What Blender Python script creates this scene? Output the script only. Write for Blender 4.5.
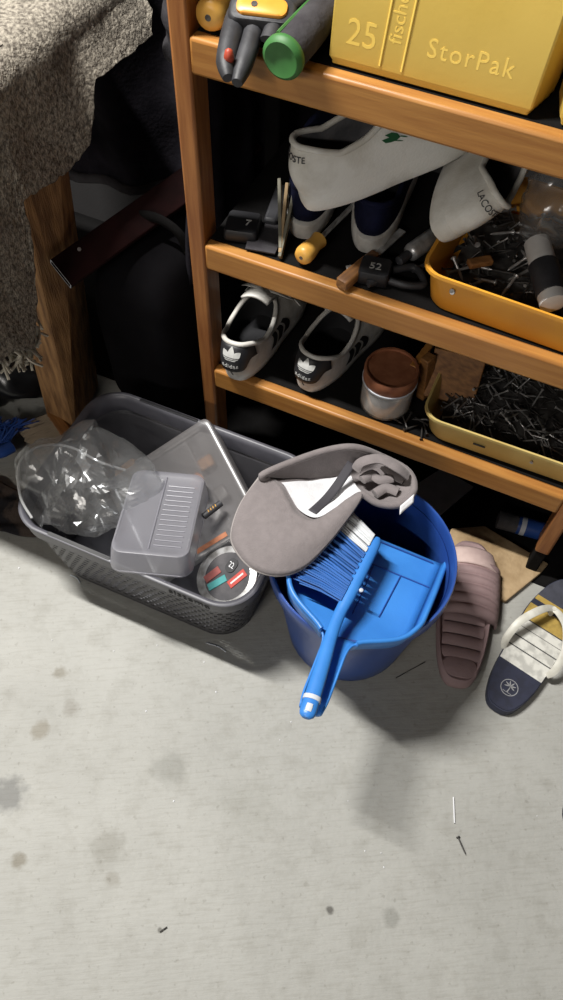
import bpy, math, random
from mathutils import Vector, Matrix, noise
random.seed(7)
sc = bpy.context.scene
for o in list(bpy.data.objects):
    bpy.data.objects.remove(o, do_unlink=True)
COL = sc.collection
V = Vector
pi = math.pi

# ------------------------------------------------------------------ camera
CAM = V((0, 0, 1.3)); F = 800.0
dn = V((-20, 504, F)).normalized()
ax = V((3530, 1409, -800.0)); ax = (ax - dn * ax.dot(dn)).normalized()
az = -dn; ay = az.cross(ax)
def w(cx, cy, cz):
    c = V((cx, cy, cz)); return V((ax.dot(c), ay.dot(c), az.dot(c)))
cam_d = bpy.data.cameras.new('camera'); cam = bpy.data.objects.new('camera', cam_d); COL.objects.link(cam)
cam_d.sensor_fit = 'VERTICAL'; cam_d.sensor_height = 36.0; cam_d.lens = 36.0 * F / 1000.0
cam_d.clip_start = .02
r_, u_, b_ = w(1, 0, 0), w(0, -1, 0), w(0, 0, -1)
cam.matrix_world = Matrix(((r_.x, u_.x, b_.x, CAM.x), (r_.y, u_.y, b_.y, CAM.y), (r_.z, u_.z, b_.z, CAM.z), (0, 0, 0, 1)))
sc.camera = cam
def at(px, py, z):            # survey helper: photo point -> place on the level z
    d = w(px - 281.5, py - 500, F); return CAM + d * ((z - CAM.z) / d.z)
def aty(px, py, y):
    d = w(px - 281.5, py - 500, F); return CAM + d * (y / d.y)

# ------------------------------------------------------------------ light
sc.view_settings.view_transform = 'Standard'; sc.view_settings.look = 'None'
sc.view_settings.exposure = 0.0; sc.view_settings.gamma = 1.0; sc.view_settings.use_curve_mapping = False
wd = bpy.data.worlds.new('world'); sc.world = wd; wd.use_nodes = True
wd.node_tree.nodes['Background'].inputs[0].default_value = (.9, .95, 1, 1)
wd.node_tree.nodes['Background'].inputs[1].default_value = .018
def lamp(name, loc, target, power, sx, sy, col):
    l = bpy.data.lights.new(name, 'AREA'); l.shape = 'RECTANGLE'; l.size = sx; l.size_y = sy; l.energy = power; l.color = col
    o = bpy.data.objects.new(name, l); COL.objects.link(o); o.location = loc
    o.rotation_euler = (V(target) - V(loc)).to_track_quat('-Z', 'Y').to_euler(); return o
lamp('tube_lamp', (-1.3, .50, 2.75), (-1.3, .5, 0), 140, .80, .07, (1, .98, .94))      # fluorescent tube on the ceiling, along the shelf
lamp('fill_lamp', (-.45, -1.9, 1.95), (-.1, .8, .4), 23, .9, .12, (1, .95, .88))  # unseen fill added in front to brighten the shelf and its contents
# ------------------------------------------------------------------ mesh helpers
class G:
    def __init__(s): s.v = []; s.f = []; s.uv = None
    def add(s, vs, fs):
        n = len(s.v); s.v += [V(p) for p in vs]; s.f += [tuple(i + n for i in q) for q in fs]; return s
    def box(s, c, d, m=None):
        x, y, z = d[0] / 2, d[1] / 2, d[2] / 2
        vs = [V((sx * x, sy * y, sz * z)) for sx in (-1, 1) for sy in (-1, 1) for sz in (-1, 1)]
        if m: vs = [m @ p for p in vs]
        vs = [p + V(c) for p in vs]
        return s.add(vs, [(0, 1, 3, 2), (4, 6, 7, 5), (0, 4, 5, 1), (2, 3, 7, 6), (0, 2, 6, 4), (1, 5, 7, 3)])
    def loft(s, loops, closed=True, cap0=False, cap1=False):
        n = len(loops[0]); vs = [p for l in loops for p in l]; fs = []
        for i in range(len(loops) - 1):
            for j in range(n if closed else n - 1):
                k = (j + 1) % n
                fs.append((i * n + j, i * n + k, (i + 1) * n + k, (i + 1) * n + j))
        if cap0: fs.append(tuple(reversed(range(n))))
        if cap1: fs.append(tuple((len(loops) - 1) * n + j for j in range(n)))
        return s.add(vs, fs)
    def tube(s, pts, r, seg=8, flat=1.0, up=None, closed=False, cap=True):
        pts = [V(p) for p in pts]; n = len(pts); loops = []
        rs = r if isinstance(r, (list, tuple)) else [r] * n
        nrm = None
        for i, p in enumerate(pts):
            if closed: t = pts[(i + 1) % n] - pts[i - 1]
            else: t = pts[min(i + 1, n - 1)] - pts[max(i - 1, 0)]
            t = t.normalized() if t.length > 1e-9 else V((0, 0, 1))
            ref = V(up) if up else (nrm if nrm is not None else (V((0, 0, 1)) if abs(t.z) < .9 else V((1, 0, 0))))
            a = ref - t * ref.dot(t)
            if a.length < 1e-6: a = t.orthogonal()
            a.normalize(); nrm = a; b = t.cross(a)
            loops.append([p + (a * math.cos(q) * flat + b * math.sin(q)) * rs[i] for q in [2 * pi * k / seg for k in range(seg)]])
        if closed: loops.append(loops[0])
        return s.loft(loops, True, cap and not closed, cap and not closed)
    def lathe(s, prof, seg=48, m=None):
        loops = [[V((r * math.cos(2 * pi * k / seg), r * math.sin(2 * pi * k / seg), z)) for k in range(seg)] for r, z in prof]
        if m: loops = [[m @ p for p in l] for l in loops]
        return s.loft(loops, True, True, True)
    def grid(s, fn, nu, nv):
        vs = [fn(i / nu, j / nv) for i in range(nu + 1) for j in range(nv + 1)]
        fs = [(i * (nv + 1) + j, (i + 1) * (nv + 1) + j, (i + 1) * (nv + 1) + j + 1, i * (nv + 1) + j + 1) for i in range(nu) for j in range(nv)]
        return s.add(vs, fs)
def part(name, g, mat, parent=None, smooth=True, bevel=0, sub=0, solid=0, uv=None, offs=-1):
    me = bpy.data.meshes.new(name); me.from_pydata([tuple(p) for p in g.v], [], g.f); me.validate(); me.update()
    o = bpy.data.objects.new(name, me); COL.objects.link(o); me.materials.append(mat)
    for p in me.polygons: p.use_smooth = smooth
    if uv:
        l = me.uv_layers.new(name='UVMap')
        for lp in me.loops: l.data[lp.index].uv = uv[lp.vertex_index]
    if solid:
        m = o.modifiers.new('solid', 'SOLIDIFY'); m.thickness = solid; m.offset = offs
    if bevel:
        m = o.modifiers.new('bevel', 'BEVEL'); m.width = bevel; m.segments = 2; m.limit_method = 'ANGLE'; m.angle_limit = .6
    if sub:
        m = o.modifiers.new('sub', 'SUBSURF'); m.levels = sub; m.render_levels = sub
    if smooth:
        for e in me.edges: pass
        try: me.set_sharp_from_angle(angle=.9)
        except Exception: pass
    if parent: o.parent = parent
    return o
def tag(o, label, cat, group=None, kind=None):
    o['label'] = label; o['category'] = cat
    if group: o['group'] = group
    if kind: o['kind'] = kind
    return o
def thing(name, label, cat, loc=(0, 0, 0), rot=None, group=None):
    o = bpy.data.objects.new(name, None); COL.objects.link(o); o.empty_display_size = .02
    o.matrix_world = Matrix.Translation(loc) @ (rot.to_4x4() if rot else Matrix.Identity(4))
    return tag(o, label, cat, group)
def struct(o): o['kind'] = 'structure'; return o
def copy_tree(o, parent=None):
    c = o.copy(); COL.objects.link(c)
    if parent: c.parent = parent
    for ch in list(o.children): copy_tree(ch, c)
    return c
def frame(x, zhint):
    x = V(x).normalized(); z = V(zhint); z = (z - x * z.dot(x)).normalized(); y = z.cross(x)
    return Matrix((x, y, z)).transposed()
def yaw(deg): return Matrix.Rotation(math.radians(deg), 3, 'Z')
def rrect(wd_, ht_, r, n=6):
    pts = []
    for cx, cy, a0 in ((1, 1, 0), (-1, 1, 90), (-1, -1, 180), (1, -1, 270)):
        for k in range(n + 1):
            a = math.radians(a0 + 90 * k / n)
            pts.append((cx * (wd_ / 2 - r) + r * math.cos(a), cy * (ht_ / 2 - r) + r * math.sin(a)))
    return pts
def sm(a, b, x):
    t = max(0, min(1, (x - a) / (b - a))); return t * t * (3 - 2 * t)
def crv(pts, n):                 # smooth curve through points
    pts = [V(p) for p in pts]; out = []; m = len(pts) - 1
    for i in range(n + 1):
        t = i / n * m; k = min(int(t), m - 1); f = t - k
        p0, p1, p2, p3 = pts[max(k - 1, 0)], pts[k], pts[k + 1], pts[min(k + 2, m)]
        out.append(.5 * ((2 * p1) + (p2 - p0) * f + (2 * p0 - 5 * p1 + 4 * p2 - p3) * f * f + (3 * p1 - p0 - 3 * p2 + p3) * f ** 3))
    return out
def lerp(a, b, t): return a + (b - a) * t
def itp(tab, x):
    for (x0, y0), (x1, y1) in zip(tab, tab[1:]):
        if x <= x1: return lerp(y0, y1, max(0, (x - x0) / (x1 - x0)))
    return tab[-1][1]
def lettering(name, s, size, mat, parent, fn, extrude=.0003, shear=0, spacing=1.0):
    cu = bpy.data.curves.new('lettering', 'FONT'); cu.body = s; cu.size = size; cu.align_x = 'CENTER'; cu.align_y = 'CENTER'
    cu.extrude = extrude; cu.shear = shear; cu.space_character = spacing; cu.resolution_u = 3
    t = bpy.data.objects.new('lettering', cu); COL.objects.link(t)
    me = bpy.data.meshes.new_from_object(t.evaluated_get(bpy.context.evaluated_depsgraph_get()))
    bpy.data.objects.remove(t, do_unlink=True)
    for v in me.vertices: v.co = fn(v.co.x, v.co.y, v.co.z)
    me.materials.clear(); me.materials.append(mat); me.name = name
    o = bpy.data.objects.new(name, me); COL.objects.link(o)
    if parent: o.parent = parent
    return o

# ------------------------------------------------------------------ materials
def M(name, col, rough=.5, col2=None, scale=30, bump=0, bscale=150, metal=0, stretch=(1, 1, 1), spec=.5, detail=5, lo=.35, hi=.65, emit=0, sheen=0):
    m = bpy.data.materials.new(name); m.use_nodes = True; nt = m.node_tree; N = nt.nodes; L = nt.links
    b = N['Principled BSDF']; b.inputs['Roughness'].default_value = rough; b.inputs['Metallic'].default_value = metal
    b.inputs['Specular IOR Level'].default_value = spec
    if sheen: b.inputs['Sheen Weight'].default_value = sheen
    tc = N.new('ShaderNodeTexCoord'); mp = N.new('ShaderNodeMapping'); mp.inputs['Scale'].default_value = stretch
    L.new(tc.outputs['Object'], mp.inputs['Vector'])
    if col2 is None: col2 = tuple(c * .8 for c in col)
    n = N.new('ShaderNodeTexNoise'); n.inputs['Scale'].default_value = scale; n.inputs['Detail'].default_value = detail
    L.new(mp.outputs[0], n.inputs['Vector'])
    cr = N.new('ShaderNodeValToRGB'); cr.color_ramp.elements[0].position = lo; cr.color_ramp.elements[1].position = hi
    cr.color_ramp.elements[0].color = (*col2, 1); cr.color_ramp.elements[1].color = (*col, 1)
    L.new(n.outputs['Fac'], cr.inputs['Fac']); L.new(cr.outputs['Color'], b.inputs['Base Color'])
    if bump:
        n2 = N.new('ShaderNodeTexNoise'); n2.inputs['Scale'].default_value = bscale; n2.inputs['Detail'].default_value = 4
        L.new(mp.outputs[0], n2.inputs['Vector'])
        bp = N.new('ShaderNodeBump'); bp.inputs['Strength'].default_value = bump; bp.inputs['Distance'].default_value = .004
        L.new(n2.outputs['Fac'], bp.inputs['Height']); L.new(bp.outputs[0], b.inputs['Normal'])
    return m
def clear(name, tint, alpha, rough=.12, milky=.5):      # thin clear or milky plastic film
    m = bpy.data.materials.new(name); m.use_nodes = True; nt = m.node_tree; N = nt.nodes; L = nt.links
    N.remove(N['Principled BSDF']); out = N['Material Output']
    tr = N.new('ShaderNodeBsdfTransparent'); tr.inputs[0].default_value = (.93, .94, .95, 1)
    df = N.new('ShaderNodeBsdfDiffuse'); df.inputs[0].default_value = (*tint, 1)
    tl = N.new('ShaderNodeBsdfTranslucent'); tl.inputs[0].default_value = (*tint, 1)
    gl = N.new('ShaderNodeBsdfGlossy'); gl.inputs['Roughness'].default_value = rough
    a = N.new('ShaderNodeMixShader'); a.inputs[0].default_value = milky; L.new(df.outputs[0], a.inputs[1]); L.new(tl.outputs[0], a.inputs[2])
    b = N.new('ShaderNodeMixShader'); b.inputs[0].default_value = alpha; L.new(tr.outputs[0], b.inputs[1]); L.new(a.outputs[0], b.inputs[2])
    lw = N.new('ShaderNodeLayerWeight'); lw.inputs[0].default_value = .35; fr = N.new('ShaderNodeMath'); fr.operation = 'MULTIPLY_ADD'; L.new(lw.outputs['Facing'], fr.inputs[0]); fr.inputs[1].default_value = .26; fr.inputs[2].default_value = .05
    c = N.new('ShaderNodeMixShader'); L.new(fr.outputs[0], c.inputs[0]); L.new(b.outputs[0], c.inputs[1]); L.new(gl.outputs[0], c.inputs[2])
    L.new(c.outputs[0], out.inputs[0]); return m

m_wood = M('honey_pine', (.42, .195, .048), .42, (.325, .135, .031), 14, .06, 60, stretch=(.6, 9, 9), spec=.4)
m_post = M('honey_pine_post', (.36, .150, .046), .45, (.23, .082, .024), 14, .06, 60, stretch=(9, 9, .6), spec=.4)
m_timber = M('rough_timber', (.40, .215, .085), .8, (.16, .075, .028), 16, .5, 70, stretch=(6, 6, .8))
m_white = M('white_leather', (.66, .64, .60), .5, (.42, .39, .345), 22, .12, 120, lo=.30, hi=.56)
m_white2 = M('white_canvas', (.74, .725, .68), .6, (.52, .49, .43), 16, .15, 300, lo=.32, hi=.55)
m_sole = M('white_rubber', (.66, .65, .62), .55, (.36, .34, .31), 30, lo=.3, hi=.6)
m_black = M('black_leather', (.012, .012, .015), .5, (.02, .02, .022))
m_lining = M('black_lining', (.012, .012, .014), .9, bump=.2)
m_glining = M('grey_lining', (.10, .095, .10), .9, (.05, .05, .055), bump=.2)
m_navy = M('navy_suede', (.007, .009, .034), .85, (.004, .005, .018), 40, .2, spec=.15)
m_greyprint = M('grey_print', (.55, .55, .53), .5)
m_green = M('green_emblem', (.01, .09, .03), .5)
m_darkprint = M('dark_print', (.03, .03, .035), .5)
m_yel = M('yellow_bin_plastic', (.78, .55, .12), .42, (.71, .49, .095), 8, .03, 200)
m_orange = M('orange_tray_plastic', (.72, .34, .035), .40, (.62, .27, .028), 10, .03)
m_beige = M('cream_tray_plastic', (.60, .46, .17), .42, (.48, .34, .11), 12, .05)
m_bin = M('slate_plastic', (.090, .089, .105), .42, (.072, .071, .085), 30)
m_blue = M('bucket_blue', (.022, .075, .31), .36, (.018, .06, .26), 14)
m_pan = M('dustpan_blue', (.045, .225, .63), .38, (.035, .19, .56), 20, .05, 300)
m_brist = M('blue_bristle', (.025, .125, .42), .5)
m_wbrist = M('white_bristle', (.62, .64, .66), .5)
m_pale = M('pale_plastic', (.60, .63, .68), .5)
m_cap = M('grey_cotton', (.205, .18, .18), .9, (.18, .158, .158), 90, .25, 500, sheen=.2)
m_capw = M('white_cotton', (.78, .78, .80), .9, (.66, .66, .68), 40, .2, 400)
m_tape = M('charcoal_tape', (.045, .042, .05), .8)
m_shade = M('shade_black', (.009, .0085, .0085), .95, bump=.2, spec=.08)  # near-black colour standing in for shade in, behind and under the shelf
m_olive = M('olive_grey', (.20, .19, .145), .7, (.12, .11, .08))
m_mauve = M('mauve_foam', (.33, .23, .23), .8, (.28, .19, .19), 25, .15, 200)
m_worn = M('worn_mauve_foam', (.60, .46, .42), .75, (.44, .32, .30), 22, .2, 120)
m_navyrub = M('navy_rubber', (.018, .022, .048), .6, (.03, .034, .06), 30, .1)
m_strap = M('white_strap', (.66, .65, .58), .5, (.48, .46, .40), 40)
m_metal = M('dull_steel', (.58, .58, .58), .36, (.26, .25, .24), 60, metal=.6)
m_dmetal = M('dark_steel', (.15, .145, .14), .42, (.05, .045, .042), 50, metal=.6)
m_grip = M('black_grip', (.04, .04, .045), .55, (.022, .022, .025), 40, .1)
m_greengrip = M('green_plastic', (.045, .17, .04), .55, (.035, .13, .03))
m_orangep = M('orange_plastic', (.82, .36, .05), .4, (.70, .28, .035))
m_yellowp = M('amber_plastic', (.75, .42, .09), .4, (.6, .3, .05))
m_red = M('red_paint', (.42, .06, .03), .5)
m_copper = M('copper_lid', (.40, .155, .075), .55, (.24, .085, .04), 40, metal=.25)
m_cream = M('white_paste', (.66, .64, .60), .7, (.5, .47, .43), 40)
m_brown = M('brown_wood', (.30, .135, .04), .6, (.16, .065, .018), 20, stretch=(1, 8, 8))
m_dark = M('dark_cloth', (.018, .016, .021), .95, (.010, .009, .012), 30, .3, spec=.08)
m_cloth2 = M('charcoal_cloth', (.055, .052, .056), .95, (.035, .032, .036), 30, .3, spec=.15)
m_maroon = M('maroon_steel', (.020, .006, .006), .7, (.012, .004, .004), spec=.1)
m_wall = M('dark_painted_wall', (.028, .026, .027), .9, (.02, .019, .019), 4, .15)
m_chip = M('chipboard', (.42, .30, .17), .9, (.27, .18, .09), 30, .5, 90)
m_teal = M('teal_label', (.05, .30, .30), .5)
m_redlab = M('red_label', (.50, .05, .035), .5)
m_paper = M('paper_label', (.70, .68, .66), .6)
m_abras = M('abrasive_disc', (.20, .16, .13), .8, (.13, .10, .085), 80, .4, 400)
m_bag = clear('clear_bag_film', (.75, .75, .75), .15, .2, .5)
m_milk = clear('milky_plastic', (.46, .455, .51), .62, .3, .45)
m_case = clear('clear_case_plastic', (.40, .38, .38), .38, .3, .4)
m_glass = clear('jar_plastic', (.7, .7, .7), .30, .15, .5)

# ---- concrete
def concrete():
    m = bpy.data.materials.new('concrete'); m.use_nodes = True; nt = m.node_tree; N = nt.nodes; L = nt.links
    b = N['Principled BSDF']; b.inputs['Roughness'].default_value = .62; b.inputs['Specular IOR Level'].default_value = .35
    tc = N.new('ShaderNodeTexCoord')
    def noi(scale, det=5, st=None, rot=0, rough=.5):
        n = N.new('ShaderNodeTexNoise'); n.inputs['Scale'].default_value = scale; n.inputs['Detail'].default_value = det; n.inputs['Roughness'].default_value = rough
        if st:
            a = N.new('ShaderNodeMapping'); a.inputs['Rotation'].default_value = (0, 0, rot); L.new(tc.outputs['Object'], a.inputs['Vector'])
            p = N.new('ShaderNodeMapping'); p.inputs['Scale'].default_value = st; L.new(a.outputs[0], p.inputs['Vector']); L.new(p.outputs[0], n.inputs['Vector'])
        else: L.new(tc.outputs['Object'], n.inputs['Vector'])
        return n
    def ramp(src, p0, c0, p1, c1):
        r = N.new('ShaderNodeValToRGB'); r.color_ramp.elements[0].position = p0; r.color_ramp.elements[1].position = p1
        r.color_ramp.elements[0].color = (*c0, 1); r.color_ramp.elements[1].color = (*c1, 1); L.new(src, r.inputs['Fac']); return r.outputs['Color']
    def mul(a, b_, f=1.0):
        x = N.new('ShaderNodeMix'); x.data_type = 'RGBA'; x.blend_type = 'MULTIPLY'; x.inputs[0].default_value = f
        L.new(a, x.inputs[6]); L.new(b_, x.inputs[7]); return x.outputs[2]
    c = ramp(noi(5, 8, rough=.6).outputs['Fac'], .3, (.325, .322, .298), .7, (.39, .387, .36))
    c = mul(c, ramp(noi(26, 6, rough=.65).outputs['Fac'], .28, (.83, .82, .80), .5, (1, 1, 1)), .8)
    c = mul(c, ramp(noi(120, 3).outputs['Fac'], .27, (.62, .6, .57), .38, (1, 1, 1)), .45)
    br = noi(11, 4, (2.2, 22, 1), math.radians(-29), .6)
    c = mul(c, ramp(br.outputs['Fac'], .3, (.86, .85, .83), .5, (1, 1, 1)), .75)
    g = N.new('ShaderNodeNewGeometry')
    for (px, py), r, k in (((8, 795), .030, (.55, .55, .56)), ((18, 862), .013, (.62, .58, .52)), ((40, 731), .016, (.72, .68, .62)), ((60, 673), .012, (.70, .67, .62)),
                           ((70, 708), .014, (.82, .8, .78)), ((106, 848), .030, (.80, .79, .77)), ((170, 768), .030, (.80, .80, .79)), ((330, 910), .006, (.35, .34, .33)), ((392, 918), .014, (.75, .75, .74)),
                           ((160, 930), .004, (.45, .44, .42)), ((250, 805), .05, (.90, .9, .89)), ((112, 880), .012, (.80, .78, .75))):
        d = N.new('ShaderNodeVectorMath'); d.operation = 'DISTANCE'; p = at(px, py, 0)
        wob = noi(70, 5)
        addv = N.new('ShaderNodeVectorMath'); addv.operation = 'MULTIPLY_ADD'; L.new(wob.outputs['Color'], addv.inputs[0]); addv.inputs[1].default_value = (r * 1.3, r * 1.3, 0)
        L.new(g.outputs['Position'], addv.inputs[2]); L.new(addv.outputs[0], d.inputs[0]); d.inputs[1].default_value = (p.x + r * .65, p.y + r * .65, 0)
        mr = N.new('ShaderNodeMapRange'); mr.inputs['From Min'].default_value = r * .55; mr.inputs['From Max'].default_value = r * 1.15
        L.new(d.outputs['Value'], mr.inputs['Value'])
        c = mul(c, ramp(mr.outputs[0], 0, k, 1, (1, 1, 1)))
    L.new(c, b.inputs['Base Color'])
    bp = N.new('ShaderNodeBump'); bp.inputs['Strength'].default_value = .25; bp.inputs['Distance'].default_value = .003
    ad = N.new('ShaderNodeMath'); ad.operation = 'ADD'; L.new(br.outputs['Fac'], ad.inputs[0]); L.new(noi(90, 5).outputs['Fac'], ad.inputs[1])
    L.new(ad.outputs[0], bp.inputs['Height']); L.new(bp.outputs[0], b.inputs['Normal']); return m

# ------------------------------------------------------------------ setting
fl = G(); fl.add([(-3, -3, 0), (3, -3, 0), (3, 1.3, 0), (-3, 1.3, 0)], [(0, 1, 2, 3)])
struct(part('floor', fl, concrete(), smooth=False))
struct(part('wall_back', G().box((0, 1.35, 1.3), (6, .1, 2.6)), m_wall, smooth=False))

# ------------------------------------------------------------------ wooden shelf unit
SY = .806
sh = thing('shelf_unit', 'honey coloured wooden shelf unit with three boards full of shoes and tools', 'shelf', (-.165, SY, 0))
SX0, SX1, SD = -.475, .146, .30
ox = V((-.165, SY, 0))
def bxo(x0, x1, y0, y1, z0, z1): return G().box(V(((x0 + x1) / 2, (y0 + y1) / 2, (z0 + z1) / 2)) - ox, (x1 - x0, y1 - y0, z1 - z0))
for x0, x1, b in ((-.501, SX0, 0), (SX1, .171, .075)):
    for y0, y1 in ((SY, SY + .042), (SY + SD - .042, SY + SD)):
        bb = b if y0 == SY else 0
        po = part('post', bxo(x0, x1, y0, y1, bb, 1.08), m_post if y0 == SY else m_shade, sh, bevel=.004)
        if bb: part('foot', bxo(x0 + .002, x1 - .002, y0 + .002, y1 - .002, 0, bb), m_shade, po, bevel=.003)
for zt in (.244, .513, .809):
    part('front_rail', bxo(SX0, SX1, SY, SY + .02, zt - .044, zt), m_wood, sh, bevel=.004)
    part('shelf_board', bxo(SX0, SX1, SY + .02, SY + SD - .006, zt - .018, zt - .001), m_shade, sh, bevel=.002)  # boards and rear frame coloured black as the interior shade
    part('rear_rail', bxo(SX0, SX1, SY + SD - .006, SY + SD + .014, zt - .044, zt), m_shade, sh, bevel=.003)
Z1, Z2, Z3 = .245, .514, .810

# ------------------------------------------------------------------ shoes
class Shoe:
    def __init__(s, L=.285, W=.049, hc=.082, hs=.062, hf=.088, toe=.05, o0=.03, o1=.50, wc=.029, z0=.024, lip=1.05, bul=.006):
        s.__dict__.update(locals())
    def g(s, k): return itp([(0, .78), (.2, .80), (.42, .79), (.68, 1.0), (.85, .97), (1, .85)], k)
    def sy(s, th, W, p=.75):
        q = math.sin(th); return W * (1 if q >= 0 else -1) * abs(q) ** p
    def out(s, th):
        k = (1 - math.cos(th)) / 2; return V((s.L * k, s.sy(th, s.W * s.g(k)), 0))
    def col(s, th):
        k = (1 - math.cos(th)) / 2
        z = itp([(0, s.hc), (.08, s.hc - .003), (.35, s.hs), (.6, s.hs + .003), (1, s.hf)], k)
        return V((s.L * (s.o0 + (s.o1 - s.o0) * k), s.sy(th, s.wc, .8), z))
    def S(s, th, v):
        k = (1 - math.cos(th)) / 2; o = s.out(th); c = s.col(th); t = sm(.45, 1, k)
        f = lerp(v ** 1.8, v ** 1.1, t)
        zw = lerp(s.z0, c.z, v)
        u = min(v / .32, 1)
        zt = s.z0 + (s.toe - s.z0) * math.sqrt(max(0, 1 - (1 - u) ** 2)) + (c.z - s.toe) * sm(.15, 1, v)
        p = o.lerp(V((c.x, c.y, 0)), f); p.z = lerp(zw, zt, t)
        if k < .3: p.x -= s.bul * math.sin(pi * v) * (1 - k / .3)
        return p
    def arc(s, y):
        if not hasattr(s, 'tab'):
            s.tab = [(0, 0)]; p = s.S(0, .72)
            for i in range(1, 200):
                th = (i / 200) ** 2 * 1.6; q = s.S(th, .72); s.tab.append((s.tab[-1][0] + (q - p).length, th)); p = q
        return itp(s.tab, abs(y)) * (1 if y >= 0 else -1)
    def heel(s, y, v, off=.0012):
        P = lambda yy, vv: s.S(s.arc(yy), vv)
        a = P(y + .002, v) - P(y - .002, v); b = P(y, min(1, v + .02)) - P(y, max(0, v - .02))
        n = b.cross(a); n.normalize()
        if n.dot(P(y, v) - V((s.L * .25, 0, P(y, v).z))) < 0: n = -n
        return P(y, v) + n * off
    def side(s, th, v, off=.001):
        a = s.S(th + .02, v) - s.S(th - .02, v); b = s.S(th, v + .02) - s.S(th, v - .02); n = a.cross(b).normalized()
        p = s.S(th, v)
        if n.dot(p - V((s.L * .4, 0, .03))) < 0: n = -n
        return p + n * off
    def build(s, root, mu, ms, ml, mt, mlace, laces=True, mstripe=None, NT=56, NV=16):
        ths = [2 * pi * i / NT for i in range(NT)]
        part('upper', G().loft([[s.S(t, j / NV) for t in ths] for j in range(NV + 1)]), mu, root)
        so = lambda k, z: [V((p.x * 1.0 + (p.x - s.L / 2) * (k - 1), p.y * k, z)) for p in (s.out(t) for t in ths)]
        part('sole', G().loft([so(.93 * s.lip, 0), so(.985 * s.lip, .003), so(s.lip, .012), so(s.lip, s.z0), so(1.0, s.z0 + .003)], True, True, True), ms, root)
        cc = [s.col(t) for t in ths]
        def inn(d, z, dz):
            ctr = V((s.L * (s.o0 + s.o1) / 2, 0, 0)); out = []
            for p in cc:
                r = V((p.x, p.y, 0)) - ctr; out.append(ctr + r * d + V((0, 0, p.z + dz if z is None else z)))
            return out
        li = G().loft([inn(1.0, None, .001), inn(.93, None, -.004), inn(.95, None, -.018), inn(1.04, s.z0 + .016, 0), inn(.98, s.z0 + .008, 0)], True, False, True)
        part('lining', li, ml, root)
        part('collar', G().tube([p + V((0, 0, .0005)) for p in cc], .0042, 8, closed=True), mu if mt is None else mt, root)
        xf = s.L * s.o1; zf = s.hf
        def ton(a, b):
            y = (b - .5) * .054 * (1 - .15 * a); x = xf + .028 - a * .075
            return V((x, y, zf - .010 + .048 * a - 9 * y * y * (1 + a) - .012 * a * a))
        part('tongue', G().grid(ton, 10, 10), mu, root, solid=.004)
        if laces:
            cl = [s.S(pi, j / 30) for j in range(31)]
            def zc(x):
                return min(((abs(p.x - x), p.z) for p in cl))[1]
            for i in range(4):
                x = xf + .006 + i * .017; zz = zc(x)
                pts = [V((x + .003 * math.cos(q * 3), q * .026, zz + .004 - 14 * (q * .026) ** 2)) for q in (-1, -.75, -.5, -.25, 0, .25, .5, .75, 1)]
                part('lace', G().tube(pts, .0036, 6, .45, up=(0, 0, 1)), mlace, root)
            for sgn in (-1, 1):
                a = V((xf, 0, zf + .006))
                pts = crv([a, a + V((-.012, sgn * .026, .010)), a + V((.006, sgn * .046, -.012)), a + V((.018, sgn * .034, -.016)), a + V((.004, 0, 0)), a + V((.020, -sgn * .03, -.012)), a + V((.03, -sgn * .052, -.045))], 24)
                part('lace', G().tube(pts, .003, 6, .5, up=(0, 0, 1)), mlace, root)
        if mstripe:
            for sgn in (1, -1):
                for i in range(3):
                    t0 = 1.25 + i * .17
                    def st(a, b): return s.side(sgn * (t0 + .06 * (a - .5) * 2 + .28 * (b - .5)), .12 + .66 * b, .0009)
                    part('stripe', G().grid(st, 2, 10), mstripe, root)

def blob(cx, cy, rx, ry, ang, point=1.0, n=18):
    ca, sa = math.cos(ang), math.sin(ang); out = []
    for i in range(n):
        q = 2 * pi * i / n; x = rx * math.sin(q); y = ry * math.cos(q)
        x *= (1 - point * .5 * max(0, y / ry) ** 2)
        out.append((cx + x * ca - y * sa, cy + x * sa + y * ca))
    return out
def polymap(g, poly, fn):
    cx = sum(p[0] for p in poly) / len(poly); cy = sum(p[1] for p in poly) / len(poly)
    vs = [fn(cx, cy)] + [fn(*p) for p in poly]; n = len(poly)
    g.add(vs, [(0, i + 1, (i + 1) % n + 1) for i in range(n)])

# three-stripe sneakers with trefoil heel tabs, lowest board
def trefoil_shoe(label, loc, deg, roll=0):
    s = Shoe(W=.055, wc=.036, hc=.084, hs=.062, hf=.082, z0=.018, lip=1.0, bul=.012)
    r = thing('sneaker', label, 'shoe', loc, yaw(deg) @ Matrix.Rotation(math.radians(roll), 3, 'X'), 'white sneakers with black heel tabs')
    s.build(r, m_white, m_sole, m_lining, None, m_white, True, m_black)
    hz = s.hc - s.z0
    def tabs(a, b):
        y = (a - .5) * .098; e = abs(a - .5) * 2
        lo = lerp(.30, .60, sm(.35, .75, e)); hi = lerp(.985, .95, e)
        return s.heel(y, lerp(lo, hi, b), .0016)
    tb = part('heel_tab', G().grid(tabs, 24, 8), m_black, r, solid=.0012, offs=0)
    fn = lambda x, y, z=0: s.heel(-x, .68 + y / hz, .0029 + z)
    g = G()
    for a, l in ((0, .0125), (.85, .0115), (-.85, .0115)):
        polymap(g, blob(-math.sin(a) * .011, -.003 + math.cos(a) * .0095 + .001, .0055, l * .82, a), fn)
    part('emblem', g, m_greyprint, tb)
    g = G()
    for k in range(3): g.grid(lambda a, b: s.heel(-(a - .5) * .030,   .68 + (-.0035 + k * .0024 + b * .0009) / hz, .0033), 6, 1)
    part('emblem_line', g, m_black, tb)
    lettering('lettering', 'adidas', .0098, m_greyprint, tb, lambda x, y, z: s.heel(-x, .68 + (y - .0125) / hz, .0028 + z), spacing=1.05)
    g = G(); g.tube([s.heel(0, v, .0008) for v in [.02 + .4 * i / 8 for i in range(9)]], .0008, 5)
    part('heel_seam', g, m_glining, r)
    return r
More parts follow.
